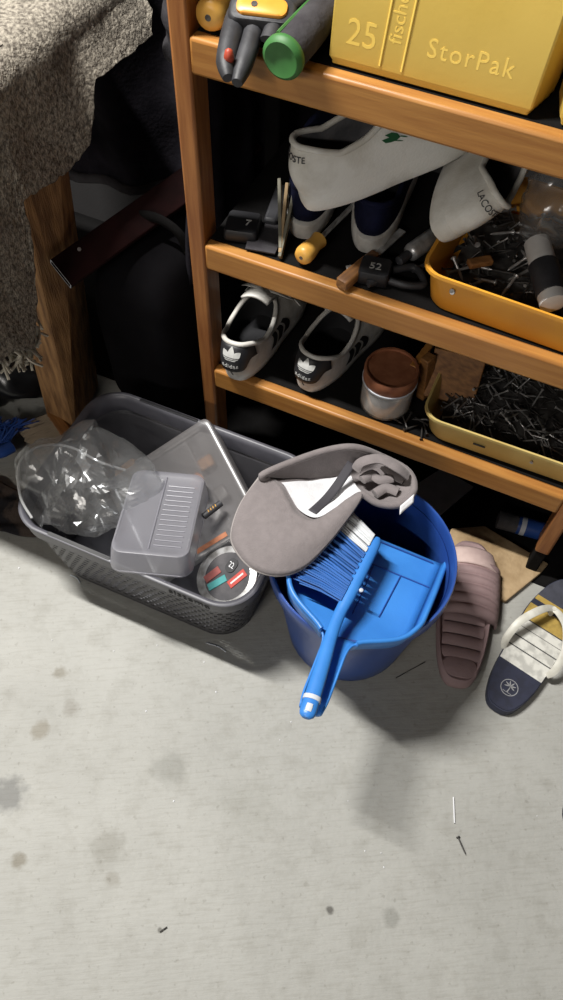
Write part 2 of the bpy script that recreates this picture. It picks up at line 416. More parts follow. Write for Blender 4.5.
trefoil_shoe('white sneaker with black heel tab, left one of the pair beside the shelf post', (-.430, .797, Z1), 92, -2)
trefoil_shoe('white sneaker with black heel tab, standing next to the jar', (-.314, .828, Z1), 83, 2)

# white canvas sneakers with heel lettering, middle board
def plain_shoe(label, loc, rot, side):
    s = Shoe(L=.29, W=.050, hc=.100, hs=.078, hf=.098, toe=.055, z0=.026, wc=.030, lip=1.01, bul=.008)
    r = thing('canvas_sneaker', label, 'shoe', loc, rot, 'white sneakers with heel lettering')
    s.build(r, m_white2, m_white2, m_glining, None, m_white, True)
    hz = s.hc - s.z0
    lettering('lettering', 'LACOSTE', .0115, m_darkprint, r, lambda x, y, z: s.heel(-x - (0 if rot[1][0] > .5 else .006), (.80 if rot[1][0] > .5 else .70) + y / hz, .0012 + z))
    fnc = lambda x, y: s.side(side * (1.80 + x / .11), .76 + y / .055, .0015)
    g = G(); body = [(-.013, 0), (-.006, .0045), (.002, .0025), (.007, .006), (.014, .004), (.012, .0005), (.005, -.003), (-.004, -.0035), (-.010, .003 - .005)]
    polymap(g, body, fnc); polymap(g, blob(-.004, -.005, .0015, .0028, .3, 0, 8), fnc); polymap(g, blob(.006, -.0045, .0015, .0028, -.3, 0, 8), fnc)
    part('emblem', g, m_green, r)
    return r
# navy pair underneath
def navy_shoe(label, loc, rot):
    s = Shoe(L=.28, W=.048, hc=.075, hs=.058, hf=.080, z0=.028)
    r = thing('suede_sneaker', label, 'shoe', loc, rot, 'navy suede shoes')
    s.build(r, m_navy, m_sole, m_lining, None, m_navy, False)
    return r
navy_shoe('navy suede shoe with white sole, left one under the white sneaker', (-.352, .882, Z2), yaw(103))
navy_shoe('navy suede shoe with white sole, right one beside the silver bottle', (-.256, .895, Z2), yaw(101))
ra = frame(V((math.cos(math.radians(47)), math.sin(math.radians(47)), .27)), V((.05, .10, 1)))
plain_shoe('white sneaker lying across the navy pair with its side turned outward', (-.337, .845, .597), ra, -1)
rb = frame(V((-.02, .95, -.02)), V((.66, 0, .75)))
plain_shoe('white sneaker tilted on the orange tray with its heel lettering facing out', (-.160, .866, .597), rb, -1)

# ------------------------------------------------------------------ trays
def open_tray(name, label, loc, wd_, dp, h, r, mat, taper=.9, th=.003, rot=None):
    t = thing(name, label, 'tray', loc, rot)
    def lp(k, z, inset=0): return [V((x, y, z)) for x, y in rrect(wd_ * k - 2 * inset, dp * k - 2 * inset, max(.004, r - inset))]
    g = G().loft([lp(taper - .01, 0), lp(taper, .003), lp(.985, h * .9), lp(1.0, h - .006), lp(1.02, h - .005), lp(1.02, h), lp(1.0, h, .001), lp(.985, h * .88, th), lp(taper, .006, th)], True, True, True)
    part('body', g, mat, t); return t
tr1 = open_tray('parts_tray', 'orange plastic tray of screws standing at the right end of middle board', (.03, .945, Z2), .37, .25, .062, .03, m_orange, .94, rot=yaw(-2))
tr2 = open_tray('parts_tray', 'cream plastic tray of nails standing at the right end of lowest board', (.035, .945, Z1), .29, .24, .056, .032, m_beige, .93, rot=yaw(1))
part('slot', G().box((-.045, -.1165, .026), (.02, .002, .003), Matrix.Rotation(-.15, 3, 'X')), m_grip, tr2, bevel=.0007)
# fasteners
def screw_mesh(l, r):
    g = G().lathe([(.0001, 0), (r * .6, l * .08), (r, l * .16), (r, l - .003), (r * 2.1, l - .0008), (r * 2.0, l), (r * .4, l - .0006)], 8)
    return g
def scatter(cnt, base, ctr, hx, hy, z0, z1, label, cat, group, holes=(), tilt=.9):
    first = base
    for i in range(cnt):
        while True:
            x, y = random.uniform(-hx, hx), random.uniform(-hy, hy)
            if all(abs(x - a) > c_ or abs(y - b) > d_ for a, b, c_, d_ in holes): break
        o = first if i == 0 else first.copy()
        if i: COL.objects.link(o)
        hh = z0 + (z1 - z0) * (1 - ((x / hx) ** 2 + (y / hy) ** 2) * .45) + random.uniform(0, .004)
        o.location = V(ctr) + V((x, y, hh))
        o.rotation_euler = (pi / 2 + random.uniform(-tilt, tilt) * .45, 0, random.uniform(0, 2 * pi)); o.scale = (1, 1, random.uniform(.75, 1.2))
        tag(o, label, cat, group)
def heap(name, label, cat, ctr, hx, hy, z0, z1, cnt, mat, l=.03, r=.0012):
    g = G()
    g.grid(lambda a, b: V(((a - .5) * 2 * hx, (b - .5) * 2 * hy, z0 - .004 + (z1 - z0) * (1 - (((a - .5) * 2) ** 2 + ((b - .5) * 2) ** 2) * .45) + .004 * noise.noise(V((a * 14, b * 14, 3))))), 24, 24)
    for i in range(cnt):
        x, y = random.uniform(-hx, hx), random.uniform(-hy, hy)
        hh = z0 + (z1 - z0) * (1 - ((x / hx) ** 2 + (y / hy) ** 2) * .45) + random.uniform(-.006, .004); a = random.uniform(0, 2 * pi)
        d = V((math.cos(a), math.sin(a), random.uniform(-.5, .5))) * l * random.uniform(.3, .6); c = V((x, y, hh))
        g.tube([c - d, c + d * .9, c + d], [r, r, r * 2.2], 5)
    o = part(name, g, mat); o.location = ctr; return tag(o, label, cat, None, 'stuff')
heap('screw_heap', 'heap of mixed dark screws filling the orange tray', 'screws', (.03, .945, Z2 + .006), .160, .100, .012, .034, 260, m_dmetal)
heap('nail_heap', 'heap of mixed dark nails filling the cream tray', 'nails', (.035, .945, Z1 + .006), .118, .092, .010, .032, 420, m_dmetal, .026, .0009)
o = part('screw', screw_mesh(.034, .0021), m_metal)
scatter(60, o, (.03, .945, Z2 + .006), .155, .095, .016, .038, 'loose shiny steel screw lying on the heap in the orange tray', 'screw', 'screws in the orange tray')
o = part('nail', screw_mesh(.036, .0014), m_metal)
scatter(110, o, (.035, .945, Z1 + .006), .112, .088, .014, .036, 'loose shiny nail lying on the heap in the cream tray', 'nail', 'nails in the cream tray')

# things lying in the orange tray
def crumple(fn, nu, nv, amp, fr, seed):
    def f(a, b):
        p = fn(a, b); q = V((p.x * fr + seed, p.y * fr, p.z * fr))
        d = V((noise.noise(q), noise.noise(q + V((9, 3, 1))), noise.noise(q + V((2, 7, 5)))))
        rg = V((1 - 2 * abs(noise.noise(q * 1.7)), 1 - 2 * abs(noise.noise(q * 1.7 + V((4, 4, 4)))), 1 - 2 * abs(noise.noise(q * 1.7 + V((8, 1, 2))))))
        return p + (d + rg * .6) * amp
    return G().grid(f, nu, nv)
bg = crumple(lambda a, b: V((-.03 + .05 * math.sin(pi * b) * math.cos(2 * pi * a), .965 + .05 * math.sin(pi * b) * math.sin(2 * pi * a), Z2 + .10 + .05 * math.cos(pi * b))), 34, 20, .010, 30, 3)
tag(part('plastic_bag', bg, m_bag), 'small crumpled clear plastic bag in the orange tray behind the white sneaker', 'bag')
rt = thing('caulk_tube', 'white tube with a black cap lying across the right end of orange tray', 'tube', at(545, 272, .58), frame(V((.45, -.75, -.16)), (0, 0, 1)))
part('body', G().lathe([(.006, -.05), (.017, -.048), (.018, 0), (.018, .05), (.008, .055)], 20, Matrix.Rotation(pi / 2, 4, 'Y')), m_paper, rt)
part('cap', G().lathe([(.019, .0), (.0195, .002), (.0195, .046), (.019, .048)], 20, Matrix.Translation((-.012, 0, 0)) @ Matrix.Rotation(pi / 2, 4, 'Y')), m_grip, rt)
tag(part('packing_strip', G().box((0, 0, 0), (.034, .014, .009), yaw(40)), m_brown, bevel=.002), 'brown wooden scrap among screws in the orange tray', 'scrap').location = at(480, 262, .565)

# ------------------------------------------------------------------ small things on the middle board
def handle_tool(name, label, cat, p0, p1, r0, hl, mat, shaft=True, group=None):
    p0, p1 = V(p0), V(p1); L = (p1 - p0).length
    t = thing(name, label, cat, p0, frame(p1 - p0, (0, 0, 1)), group); R = Matrix.Rotation(pi / 2, 4, 'Y')
    part('handle', G().lathe([(r0 * .5, 0), (r0 * .85, .002), (r0, .008), (r0 * .98, hl * .35), (r0 * .78, hl * .7), (r0 * .9, hl * .9), (r0 * .5, hl)], 20, R), mat, t)
    if shaft: part('shaft', G().lathe([(r0 * .28, hl * .95), (r0 * .28, L - .01), (r0 * .34, L - .005), (r0 * .1, L)], 10, R), m_metal, t)
    part('hanging_hole', G().lathe([(r0 * .2, -.0006), (r0 * .22, .001)], 12, R), m_dmetal, t)
    return t
handle_tool('screwdriver', 'screwdriver with an amber handle poking out over the middle board', 'screwdriver', at(301, 258, Z2 + .017), at(318, 238, Z2 + .017) + V((.02, .10, 0)), .014, .052, m_yellowp)
t = thing('folding_rule', 'grey folding rule standing at an angle left of amber screwdriver', 'ruler', at(281, 256, Z2), frame(V((-.25, .75, .5)), V((0, -.3, 1))))
for k in range(3):
    part('segment', G().box((.045 + .006 * k, (k - 1) * .006, .0065 + k * .0005), (.10, .005, .013), Matrix.Rotation((k - 1) * .12, 3, 'Z')), m_olive if k != 1 else m_chip, t, bevel=.001)
t = thing('chisel', 'brown wooden block handle lying over the edge of middle board', 'tool', at(341, 285, Z2 + .009), frame(V((.25, .95, .0)), (0, 0, 1)))
part('handle', G().loft([[V((x, y * k, .0 + z * k)) for y, z in rrect(.020, .017, .004)] for x, k in ((0, .8), (.003, 1), (.05, .92), (.08, .75), (.083, .5))], True, True, True), m_brown, t)
part('blade', G().box((.115, 0, 0), (.07, .012, .003)), m_metal, t, bevel=.001)
t = thing('spray_bottle', 'small silver bottle lying right of the navy shoe', 'bottle', at(398, 262, Z2 + .013), frame(V((.35, .9, .02)), (0, 0, 1)))
R90 = Matrix.Rotation(pi / 2, 4, 'Y')
part('body', G().lathe([(.004, .022), (.012, .026), (.013, .03), (.013, .085), (.010, .09)], 18, R90), m_metal, t)
part('cap', G().lathe([(.004, 0), (.007, .002), (.007, .022), (.004, .024)], 14, R90), m_grip, t)
def cable(name, label, pts, r, mat): return tag(part(name, G().tube(crv(pts, 40), r, 8), mat), label, 'cable')
cable('cable', 'black cable lying on the middle board in front of silver bottle', [at(368, 284, Z2 + .006), at(385, 280, Z2 + .006), at(405, 285, Z2 + .006), at(424, 284, Z2 + .006), at(415, 268, Z2 + .006), at(392, 270, Z2 + .006)], .0055, m_grip)
def pouch(name, label, cat, loc, dims, deg, mat, marks):
    t = thing(name, label, cat, loc, yaw(deg))
    part('body', G().loft([[V((x * k, y * k, z)) for x, y in rrect(dims[0], dims[1], .006)] for z, k in ((0, .95), (.003, 1), (dims[2] - .003, .97), (dims[2], .9))], True, True, True), mat, t)
    if marks:
        for q, sx in marks: lettering('marking', q, .018, m_greyprint, t, lambda x, y, z: V((-dims[0] / 2 * .0 + sx + y * .0 + x, y - .002, dims[2] + .0004 + z)))
    return t
pouch('tool_pouch', 'small black pouch with white marks in the left corner of middle board', 'pouch', at(234, 244, Z2) + V((0, .03, 0)), (.05, .05, .018), 15, m_black, [('7', 0.008)])
pouch('battery_pack', 'black battery block with white numerals at the edge of middle board', 'battery', at(371, 282, Z2) + V((0, .012, 0)), (.045, .04, .020), 10, m_black, [('52', 0.0)])
t = thing('putty_knife', 'flat grey scraper lying on the middle board behind folding rule', 'scraper', at(262, 246, Z2 + .004), frame(V((-.2, 1, 0)), (0, 0, 1)))
part('blade', G().add([(-.012, -.022, -.001), (.05, -.026, -.001), (.05, .026, -.001), (-.012, .022, -.001), (-.012, -.022, .001), (.05, -.026, .001), (.05, .026, .001), (-.012, .022, .001)], [(3, 2, 1, 0), (4, 5, 6, 7), (0, 1, 5, 4), (1, 2, 6, 5), (2, 3, 7, 6), (3, 0, 4, 7)]), m_cloth2, t)
part('handle', G().box((.09, 0, .004), (.085, .02, .012)), m_grip, t, bevel=.004)
for (a, b, lab) in (((412, 272), (432, 262), 'black pen lying between the silver bottle and orange tray'), ((352, 268), (362, 258), 'small white tag lying beside the brown block handle')):
    p, q = at(*a, Z2 + .005), at(*b, Z2 + .005)
    if 'pen' in lab:
        tp = thing('pen', lab, 'pen', p, frame(q - p, (0, 0, 1)))
        part('barrel', G().lathe([(.001, 0), (.004, .008), (.0045, .05), (.0045, .11), (.004, .112)], 12, R90), m_grip, tp); part('ring', G().lathe([(.0047, .048), (.0047, .053)], 12, R90), m_metal, tp)
    else: tag(part('paper_tag', G().box(p, (.016, .010, .0015), yaw(30)), m_paper), lab, 'tag')

# ------------------------------------------------------------------ lowest board: jar and bracket pieces
t = thing('jar', 'squat jar of white paste with a rusty copper lid on lowest board', 'jar', (-.180, .868, Z1))
part('contents', G().lathe([(.038, .003), (.0418, .006), (.0418, .050), (.038, .052)], 32), m_cream, t)
part('body', G().lathe([(.040, 0), (.043, .003), (.0435, .055), (.041, .062), (.041, .066)], 36), m_glass, t)
part('lid', G().lathe([(.0435, .063), (.0445, .064), (.0445, .084), (.043, .087), (.040, .0865), (.039, .083), (.01, .082)], 36), m_copper, t)
part('ring', G().lathe([(.044, .058), (.0455, .060), (.0455, .063), (.044, .064)], 36), m_pale, t)
t = thing('wooden_bracket', 'brown wooden corner bracket leaning behind jar on lowest board', 'bracket', at(408, 408, Z1) + V((0, .01, 0)), yaw(-20))
part('upright', G().box((0, .03, .045), (.016, .022, .09), Matrix.Rotation(-.1, 3, 'Y')), m_brown, t, bevel=.002)
part('plank', G().box((.035, .06, .05), (.085, .014, .085), Matrix.Rotation(.5, 3, 'Z') @ Matrix.Rotation(-.5, 3, 'X')), m_brown, t, bevel=.002)
part('strip', G().box((-.022, .05, .078), (.012, .10, .012), Matrix.Rotation(.2, 3, 'Z')), m_wood, t, bevel=.002)
o = part('screw', screw_mesh(.028, .0015), m_dmetal)
for i in range(9):
    c = o if i == 0 else o.copy()
    if i: COL.objects.link(c)
    c.location = at(random.uniform(404, 426), random.uniform(420, 432), Z1 + .003) + V((random.uniform(-.012, .006), random.uniform(0, .02), 0)); c.rotation_euler = (pi / 2, 0, random.uniform(0, 6))
    tag(c, 'small dark screw lying loose on lowest board between jar and cream tray', 'screw', 'loose screws by the jar')

# ------------------------------------------------------------------ top board
def storage_bin(label, x0, wd_, marks=True):
    t = thing('storage_bin', label, 'bin', (x0, .826, Z3), None, 'yellow storage bins')
    H, D, ch = .16, .25, .012
    pr = [(0, .045), (ch, 0), (wd_ - ch, 0), (wd_, .045), (wd_, D), (0, D)]
    pt = [(0 - .004, .045), (ch - .004, .020), (wd_ - ch + .004, .020), (wd_ + .004, .045), (wd_ + .004, D), (-.004, D)]
    ib = [(.004, .055), (ch + .002, .026), (wd_ - ch - .002, .026), (wd_ - .004, .055), (wd_ - .004, D - .004), (.004, D - .004)]
    f = lambda P, z: [V((x, y, z)) for x, y in P]
    def foot(P): return [V((x + (.003 if x < wd_ / 2 else -.003), y + .002, 0)) for x, y in P]
    part('body', G().loft([foot(pr), [V((p.x, p.y, .004)) for p in foot(pr)], f(pr, .009), f(pt, H * .8), f(pt, H), f([(lerp(a, c, .9), lerp(b, d, .9)) for (a, b), (c, d) in zip(pt, ib)], H), f(ib, .012)], True, True, True), m_yel, t, bevel=.003)
    front = lambda x, z, off: V((x, .020 * (z - .009) / (H * .8 - .009) - off, z))
    for xa in (.071, .096):
        part('rib', G().tube([front(xa + .0005 * k, .012 + k * .02, .0) for k in range(8)], .0016, 8), m_yel, t)
    tmap = lambda cx, cz, ang: (lambda x, y, z: front(cx + x * math.cos(ang) - y * math.sin(ang), cz + x * math.sin(ang) + y * math.cos(ang), .0001 + z))
    if marks:
        lettering('lettering', 'StorPak', .026, m_yel, t, tmap(.165, .040, 0), .00015, spacing=1.15)
        lettering('lettering', '25', .036, m_yel, t, tmap(.046, .036, 0), .00015)
        lettering('lettering', 'fischer', .021, m_yel, t, tmap(.0835, .064, pi / 2), .00015)
    return t
storage_bin('large yellow storage bin with embossed lettering on top board', -.322, .252)
storage_bin('yellow storage bin cut off by the right edge of the photo on top board', -.064, .206, False)

# secateurs / pliers with black grips
t = thing('pliers', 'pliers with worn black handles hanging over the edge of top board', 'pliers', at(240, 45, Z3 + .02))
q0 = t.location.copy()
P = lambda px, py, z: at(px, py, z) - q0
for pts, rr in (([P(258, -10, Z3 + .03), P(240, 12, Z3 + .028), P(231, 38, Z3 + .022), P(226, 62, Z3 + .014), P(228, 78, Z3 + .008)], [.011, .013, .0125, .011, .006]),
                ([P(272, -8, Z3 + .03), P(258, 18, Z3 + .028), P(250, 45, Z3 + .020), P(243, 66, Z3 + .012), P(237, 83, Z3 + .006)], [.010, .011, .011, .0105, .006])):
    part('handle', G().tube(crv(pts, 16), [itp([(i / 4, r) for i, r in enumerate(rr)], k / 16) for k in range(17)], 12), m_grip, t)
part('worn_patch', G().lathe([(.001, -.009), (.004, -.007), (.0058, 0), (.004, .007), (.001, .009)], 14, Matrix.Translation(P(229, 57, Z3 + .0225))), m_red, t)['label'] = 'patch of worn red grip'
part('pivot', G().lathe([(.014, -.006), (.017, -.004), (.017, .004), (.014, .006)], 20, Matrix.Translation(P(270, -14, Z3 + .03))), m_dmetal, t)
t = thing('grass_shears', 'grey handled garden tool with a bright green end cap on top board', 'garden tool', at(281, 60, Z3 + .024), frame(at(338, -5, Z3 + .03) - at(281, 60, Z3 + .024), (0, 0, 1)))
part('grip', G().lathe([(.020, .006), (.0215, .01), (.0215, .06), (.020, .10), (.019, .16), (.015, .165)], 28, R90), m_cloth2, t)
part('end_cap', G().lathe([(.012, .001), (.019, -.001), (.0235, .003), (.0235, .009), (.021, .012)], 28, R90), m_greengrip, t)
part('stripe', G().tube([V((x, .010, .0195 - .01 * (x / .16) ** 2)) for x in (.012, .04, .08, .12, .155)], .0022, 6), m_greengrip, t)
part('trigger', G().tube(crv([V((.02, .026, .004)), V((.05, .03, .010)), V((.09, .026, .012)), V((.13, .02, .008))], 12), .009, 10, .6), m_grip, t)
t = thing('cutter', 'black tool with an orange panel lying behind the pliers on top board', 'tool', at(262, 8, Z3 + .045), frame(V((.95, .25, 0)), V((0, -.4, 1))))
part('body', G().loft([[V((x * k, y * k, z)) for x, y in rrect(.075, .035, .012)] for z, k in ((-.03, .9), (-.026, 1), (-.004, .98), (0, .88))], True, True, True), m_grip, t)
part('panel', G().loft([[V((x * k, y * k, z)) for x, y in rrect(.056, .022, .009)] for z, k in ((-.002, 1), (.003, .98), (.0045, .85))], True, True, True), m_orangep, t)
part('hole', G().lathe([(.003, .003), (.0035, .0052)], 14, Matrix.Translation((-.008, 0, 0))), m_dmetal, t)
handle_tool('file', 'tool with a round amber wooden handle in the left end of top board', 'tool', at(208, 18, Z3 + .019), at(222, -14, Z3 + .019) + V((.0, .14, 0)), .018, .10, m_yellowp)
tag(part('paper_scrap', G().grid(lambda a, b: V((a * .03, b * .03, .004 * math.sin(a * 5) + .004)) + at(326, 60, Z3) + V((0, .01, 0)), 8, 4), m_paper, solid=.001), 'crumpled white scrap between green capped tool and large yellow bin', 'scrap')

# ------------------------------------------------------------------ workbench with carpet, leg, bar
def leg_of_bench():
    t = thing('workbench', 'workbench with rough timber leg beneath a hanging carpet', 'workbench', (-.79, .77, 0))
    A, B_ = V((-.752, .715, 0)), V((-.818, .719, 0))
    q = t.location; k = .70 / .55
    C_ = V((-.781, .85, 0)); At = at(23, 201, .55); Ct = at(73, 183, .52); Ct.z = .55
    lo = [B_ - q, A - q, C_ - q, C_ + B_ - A - q]; ua, uc = A.lerp(At, k) - q, C_.lerp(Ct, k) - q; up = [ua + B_ - A, ua, uc, uc + B_ - A]
    part('leg', G().loft([lo, up], True, True, True), m_timber, t, smooth=False, bevel=.004)
    part('rear_leg', G().loft([[p + V((-.42, .0, 0)) for p in lo], [p + V((-.42, .0, 0)) for p in up]], True, True, True), m_timber, t, smooth=False, bevel=.004)
    part('bench_top', G().box(V((-1.02, .765, .715)) - q, (.58, .59, .035)), m_timber, t, smooth=False, bevel=.004)
leg_of_bench()
m_carpet = M('carpet_pile', (.33, .295, .24), .95, (.10, .085, .068), 190, .7, 320, detail=3, lo=.35, hi=.62)
def carpet(a, b):              # a along the bench (y), b across the top then down the side
    y = .46 + .56 * a
    zl = itp([(0, .44), (.2, .43), (.26, .398), (.34, .451), (.384, .525), (.42, .598), (.5, .589), (.607, .582), (.677, .597), (.716, .645), (.736, .675), (.964, .676), (1, .70)], a)
    xe = -.715 + .03 * a
    if b < .45: x = lerp(-1.33, xe - .03, b / .45); z = .755
    elif b < .6:
        q = (b - .45) / .15 * pi / 2; x = xe - .03 + .03 * math.sin(q); z = .725 + .03 * math.cos(q)
    else:
        f = (b - .6) / .4; z = lerp(.725, zl, f); x = xe + .012 * math.sin(a * 9) * f + .02 * f
    n = noise.noise(V((x * 130, y * 130, z * 130))) * .0012 + noise.noise(V((x * 16, y * 16, z * 16))) * .005
    if b < .5: return V((x, y, z + n))
    return V((x + n, y, z))
ca = thing('carpet', 'beige speckled carpet offcut draped over the workbench', 'carpet', (0, 0, 0))
part('pile', G().grid(carpet, 190, 210), m_carpet, ca, solid=.012, offs=-1)
g = G()
for i in range(34):
    a = .17 + .16 * i / 34; p = carpet(a, 1.0)
    g.tube(crv([p + V((-.004, 0, .004)), p + V((random.uniform(-.008, .012), random.uniform(-.012, .012), -.015)), p + V((random.uniform(-.012, .02), random.uniform(-.02, .02), -random.uniform(.02, .045)))], 6), .0022, 5)
part('fringe', g, M('fringe_yarn', (.50, .46, .38), .95), ca)
e = at(61, 274, .42); e2 = e + V((.22, .50, .09))
t = thing('steel_bar', 'dark maroon hollow steel bar with an open end beside the timber leg', 'bar', e, frame(e2 - e, V((.3, -.8, .8))))
ol = lambda x, k: [V((x, y * k, z)) for y, z in [(a, b * (1 if k == 1 else .9)) for a, b in rrect(.05, .020, .003, 3)]]
part('tube_wall', G().loft([ol(.10, .93), ol(.002, .93), ol(0, .94), ol(0, 1), ol(.002, 1.0), ol(.40, 1.0)], True, False, True), m_maroon, t)
part('bare_end', G().loft([[V((-.0006, y, z)) for y, z in rrect(.05, .020, .003, 3)], [V((-.0006, y, z)) for y, z in rrect(.045, .014, .002, 3)]]), m_pale, t)['label'] = 'bare metal edge of the open end'
part('rivet', G().lathe([(.0005, .0), (.003, .0006), (.003, .002)], 10, Matrix.Translation((.045, .012, .0105))), m_metal, t)
# dark clothing behind
def jacket(a, b):
    x = -1.02 + .56 * a; z = lerp(1.02, .30 - .03 * math.sin(a * 5) + .03 * a, b)
    y = 1.18 + .035 * math.sin(a * 11 + b * 2.5) + .02 * math.sin(a * 23 - b * 4) - .05 * b * math.sin(a * 3)
    return V((x, y, z)) + V((0, .02 * noise.noise(V((a * 5, b * 5, 1))), 0))
def drape(a, b):
    y = .865 + .26 * a; z = lerp(1.05, .36 + .04 * math.sin(a * 6), b)
    return V((-.545 + .014 * math.sin(a * 15 + b * 3) + .010 * noise.noise(V((a * 4, b * 6, 4))), y, z))
cj = thing('drape', 'black coat added to block light along the left side of shelf unit', 'drape')  # added cloth keeping light out of the open left end
part('body', G().grid(drape, 40, 40), m_dark, cj, solid=.008)
j = thing('jacket', 'dark jacket hanging in the gap between workbench and shelf unit', 'jacket')
part('body', G().grid(jacket, 60, 40), m_dark, j, solid=.006)
part('sleeve', G().tube(crv([V((-.62, 1.12, .98)), V((-.61, 1.10, .85)), V((-.63, 1.09, .72)), V((-.64, 1.09, .62))], 20), [.05 + .006 * math.sin(i * 1.7) for i in range(21)], 18, .7), m_cloth2, j)
part('hem', G().tube(crv([jacket(k / 8, 1.0) + V((0, -.012, .004)) for k in range(9)], 30), .012, 8, .6), m_cloth2, j)

def hold(a, b):
    ph = pi * b; th = 2 * pi * a; f = lambda c: (1 if c >= 0 else -1) * abs(c) ** .45
    p = V((-.63 + .09 * f(math.cos(th)) * abs(math.sin(ph)) ** .4,   .95 + .15 * f(math.sin(th)) * abs(math.sin(ph)) ** .4, .205 + .20 * f(math.cos(ph))))
    p += V((noise.noise(p * 12), noise.noise(p * 12 + V((5, 5, 5))), 0)) * .012; p.z = max(p.z, .003); return p
t = thing('filler', 'added black holdall standing in the dark gap between workbench and shelf unit', 'bag')  # added bulk that turns the gap beside the shelf black
part('body', G().grid(hold, 60, 30), M('filler_black', (.006, .0055, .0065), .95, spec=.06), t)
part('filler_strap', G().tube(crv([V((-.66, .90, .39)), V((-.65, .89, .44)), V((-.61, .89, .455)), V((-.57, .89, .44)), V((-.56, .90, .39))], 16), .010, 8, .5, up=(0, 1, 0)), m_shade, t)
# black sack, brushes and dark mat on the floor at left
sk = lambda a, b: V((-.97 + .135 * math.sin(pi * b) * math.cos(2 * pi * a), .80 + .12 * math.sin(pi * b) * math.sin(2 * pi * a), .07 + .065 * math.cos(pi * b)))
def skf(a, b):
    p = sk(a, b); q = p * 14; n = 1 - 2 * abs(noise.noise(q)); p = p + (p - V((-.97, .80, .07))).normalized() * n * .018; p.z = max(p.z, .002); return p
tag(part('bin_bag', G().grid(skf, 60, 30), M('black_film', (.012, .012, .014), .28)), 'black plastic sack slumped on the floor left of timber leg', 'sack')
t = thing('broom_head', 'blue broom head with blue bristles on the floor left of plastic bag', 'broom', (-.90, .615, 0), yaw(12))
part('block', G().tube(crv([V((-.09, -.03, .035)), V((0, -.036, .04)), V((.05, -.026, .036)), V((.068, -.004, .032))], 16), .013, 12, .9), m_blue, t)
g = G()
for i in range(240):
    a = random.random(); x = lerp(-.09, .06, a); y0 = -.022 + .02 * max(0, a - .7) / .3
    g.tube([V((x, y0, .036 + random.uniform(-.008, .008))), V((x + random.uniform(-.012, .012) + .02 * (a - .5), y0 + .03, .046 + random.uniform(-.01, .01))), V((x + random.uniform(-.02, .02) + .04 * (a - .5), y0 + random.uniform(.05, .065), .036 + random.uniform(-.02, .02)))], .0013, 4)
part('bristles', g, m_blue, t)
t = thing('hand_brush', 'brush with beige bristles on the floor beside blue broom head', 'brush', (-.80, .66, 0), yaw(-30))
part('block', G().box((-.0, .055, .03), (.085, .024, .022)), m_brown, t, bevel=.005)
g = G()
for i in range(200):
    x = random.uniform(-.04, .04); z = .030 + random.uniform(-.008, .008)
    g.tube([V((x, .045, z)), V((x * 1.1 + random.uniform(-.004, .004), .015, z)), V((x * 1.2 + random.uniform(-.008, .008), random.uniform(-.02, -.008), z - .006))], .0012, 4)
part('bristles', g, M('beige_bristle', (.34, .27, .19), .8), t)
def matf(a, b):
    x = -1.08 + .40 * a; y = .475 + .10 * b + .02 * math.sin(a * 7)
    return V((x, y, .004 + .010 * (noise.noise(V((a * 7, b * 5, 2))) + .6) * min(1, 6 * a * (1 - a) + .2) + .003 * math.sin(a * 40)))
tag(part('floor_cloth', G().grid(matf, 60, 24), M('patterned_dark_cloth', (.075, .055, .045), .95, (.012, .011, .014), 26, .4, lo=.45, hi=.55), solid=.003), 'dark patterned cloth crumpled on the floor left of grey basket', 'cloth')

# ------------------------------------------------------------------ slate basket
BX, BY, BW, BD, BH = -.445, .576, .422, .306, .200
def basket_mat():
    m = M('slate_perforated', (.080, .078, .086), .45, (.065, .063, .07), 30); nt = m.node_tree; N = nt.nodes; L = nt.links; b = N['Principled BSDF']
    uv = N.new('ShaderNodeUVMap'); sp = N.new('ShaderNodeSeparateXYZ'); L.new(uv.outputs[0], sp.inputs[0])
    def ma(op, a, b_=None):
        n = N.new('ShaderNodeMath'); n.operation = op
        for i, q in enumerate((a, b_)):
            if q is None: continue
            if hasattr(q, 'type') and not isinstance(q, (int, float)): L.new(q, n.inputs[i])
            else: n.inputs[i].default_value = q
        return n.outputs[0]
    v = ma('DIVIDE', sp.outputs[1], .013); row = ma('FLOOR', v)
    u = ma('ADD', ma('DIVIDE', sp.outputs[0], .0145), ma('MULTIPLY', row, .5))
    fu = ma('ABSOLUTE', ma('SUBTRACT', ma('FRACT', u), .5)); fv = ma('ABSOLUTE', ma('SUBTRACT', ma('FRACT', v), .5))
    hole = ma('MULTIPLY', ma('LESS_THAN', fu, .30), ma('LESS_THAN', fv, .22))
    hole = ma('MULTIPLY', hole, ma('MULTIPLY', ma('GREATER_THAN', sp.outputs[1], .026), ma('LESS_THAN', sp.outputs[1], .156)))
    tc = N.new('ShaderNodeTexCoord'); so = N.new('ShaderNodeSeparateXYZ'); L.new(tc.outputs['Object'], so.inputs[0])
    hole = ma('MULTIPLY', hole, ma('LESS_THAN', so.outputs[1], .03))
    L.new(ma('SUBTRACT', 1.0, hole), b.inputs['Alpha']); return m
bk = thing('basket', 'dark grey plastic storage basket with pierced sides holding bags and cases', 'basket', (BX, BY, 0), yaw(.8))
def bl(k, z, ins=0, r=.06): return [V((x, y, z)) for x, y in rrect(BW * k - 2 * ins, BD - (1 - k) * BW - 2 * ins, r - ins * .8, 10)]
loops = [bl(.865, .006), bl(.885, .03), bl(.92, .09), bl(.955, .155), bl(.97, .168)]
g = G().loft(loops); per = [0]
for p, q in zip(loops[2], loops[2][1:]): per.append(per[-1] + (q - p).length)
zs = [l[0].z for l in loops]
uv = [(per[i % len(per)], zs[i // len(per)]) for i in range(len(g.v))]
part('side_wall', g, basket_mat(), bk, uv=uv, solid=.003)
part('base', G().loft([bl(.85, 0), bl(.865, .003), bl(.868, .008)], True, True, True), m_bin, bk)
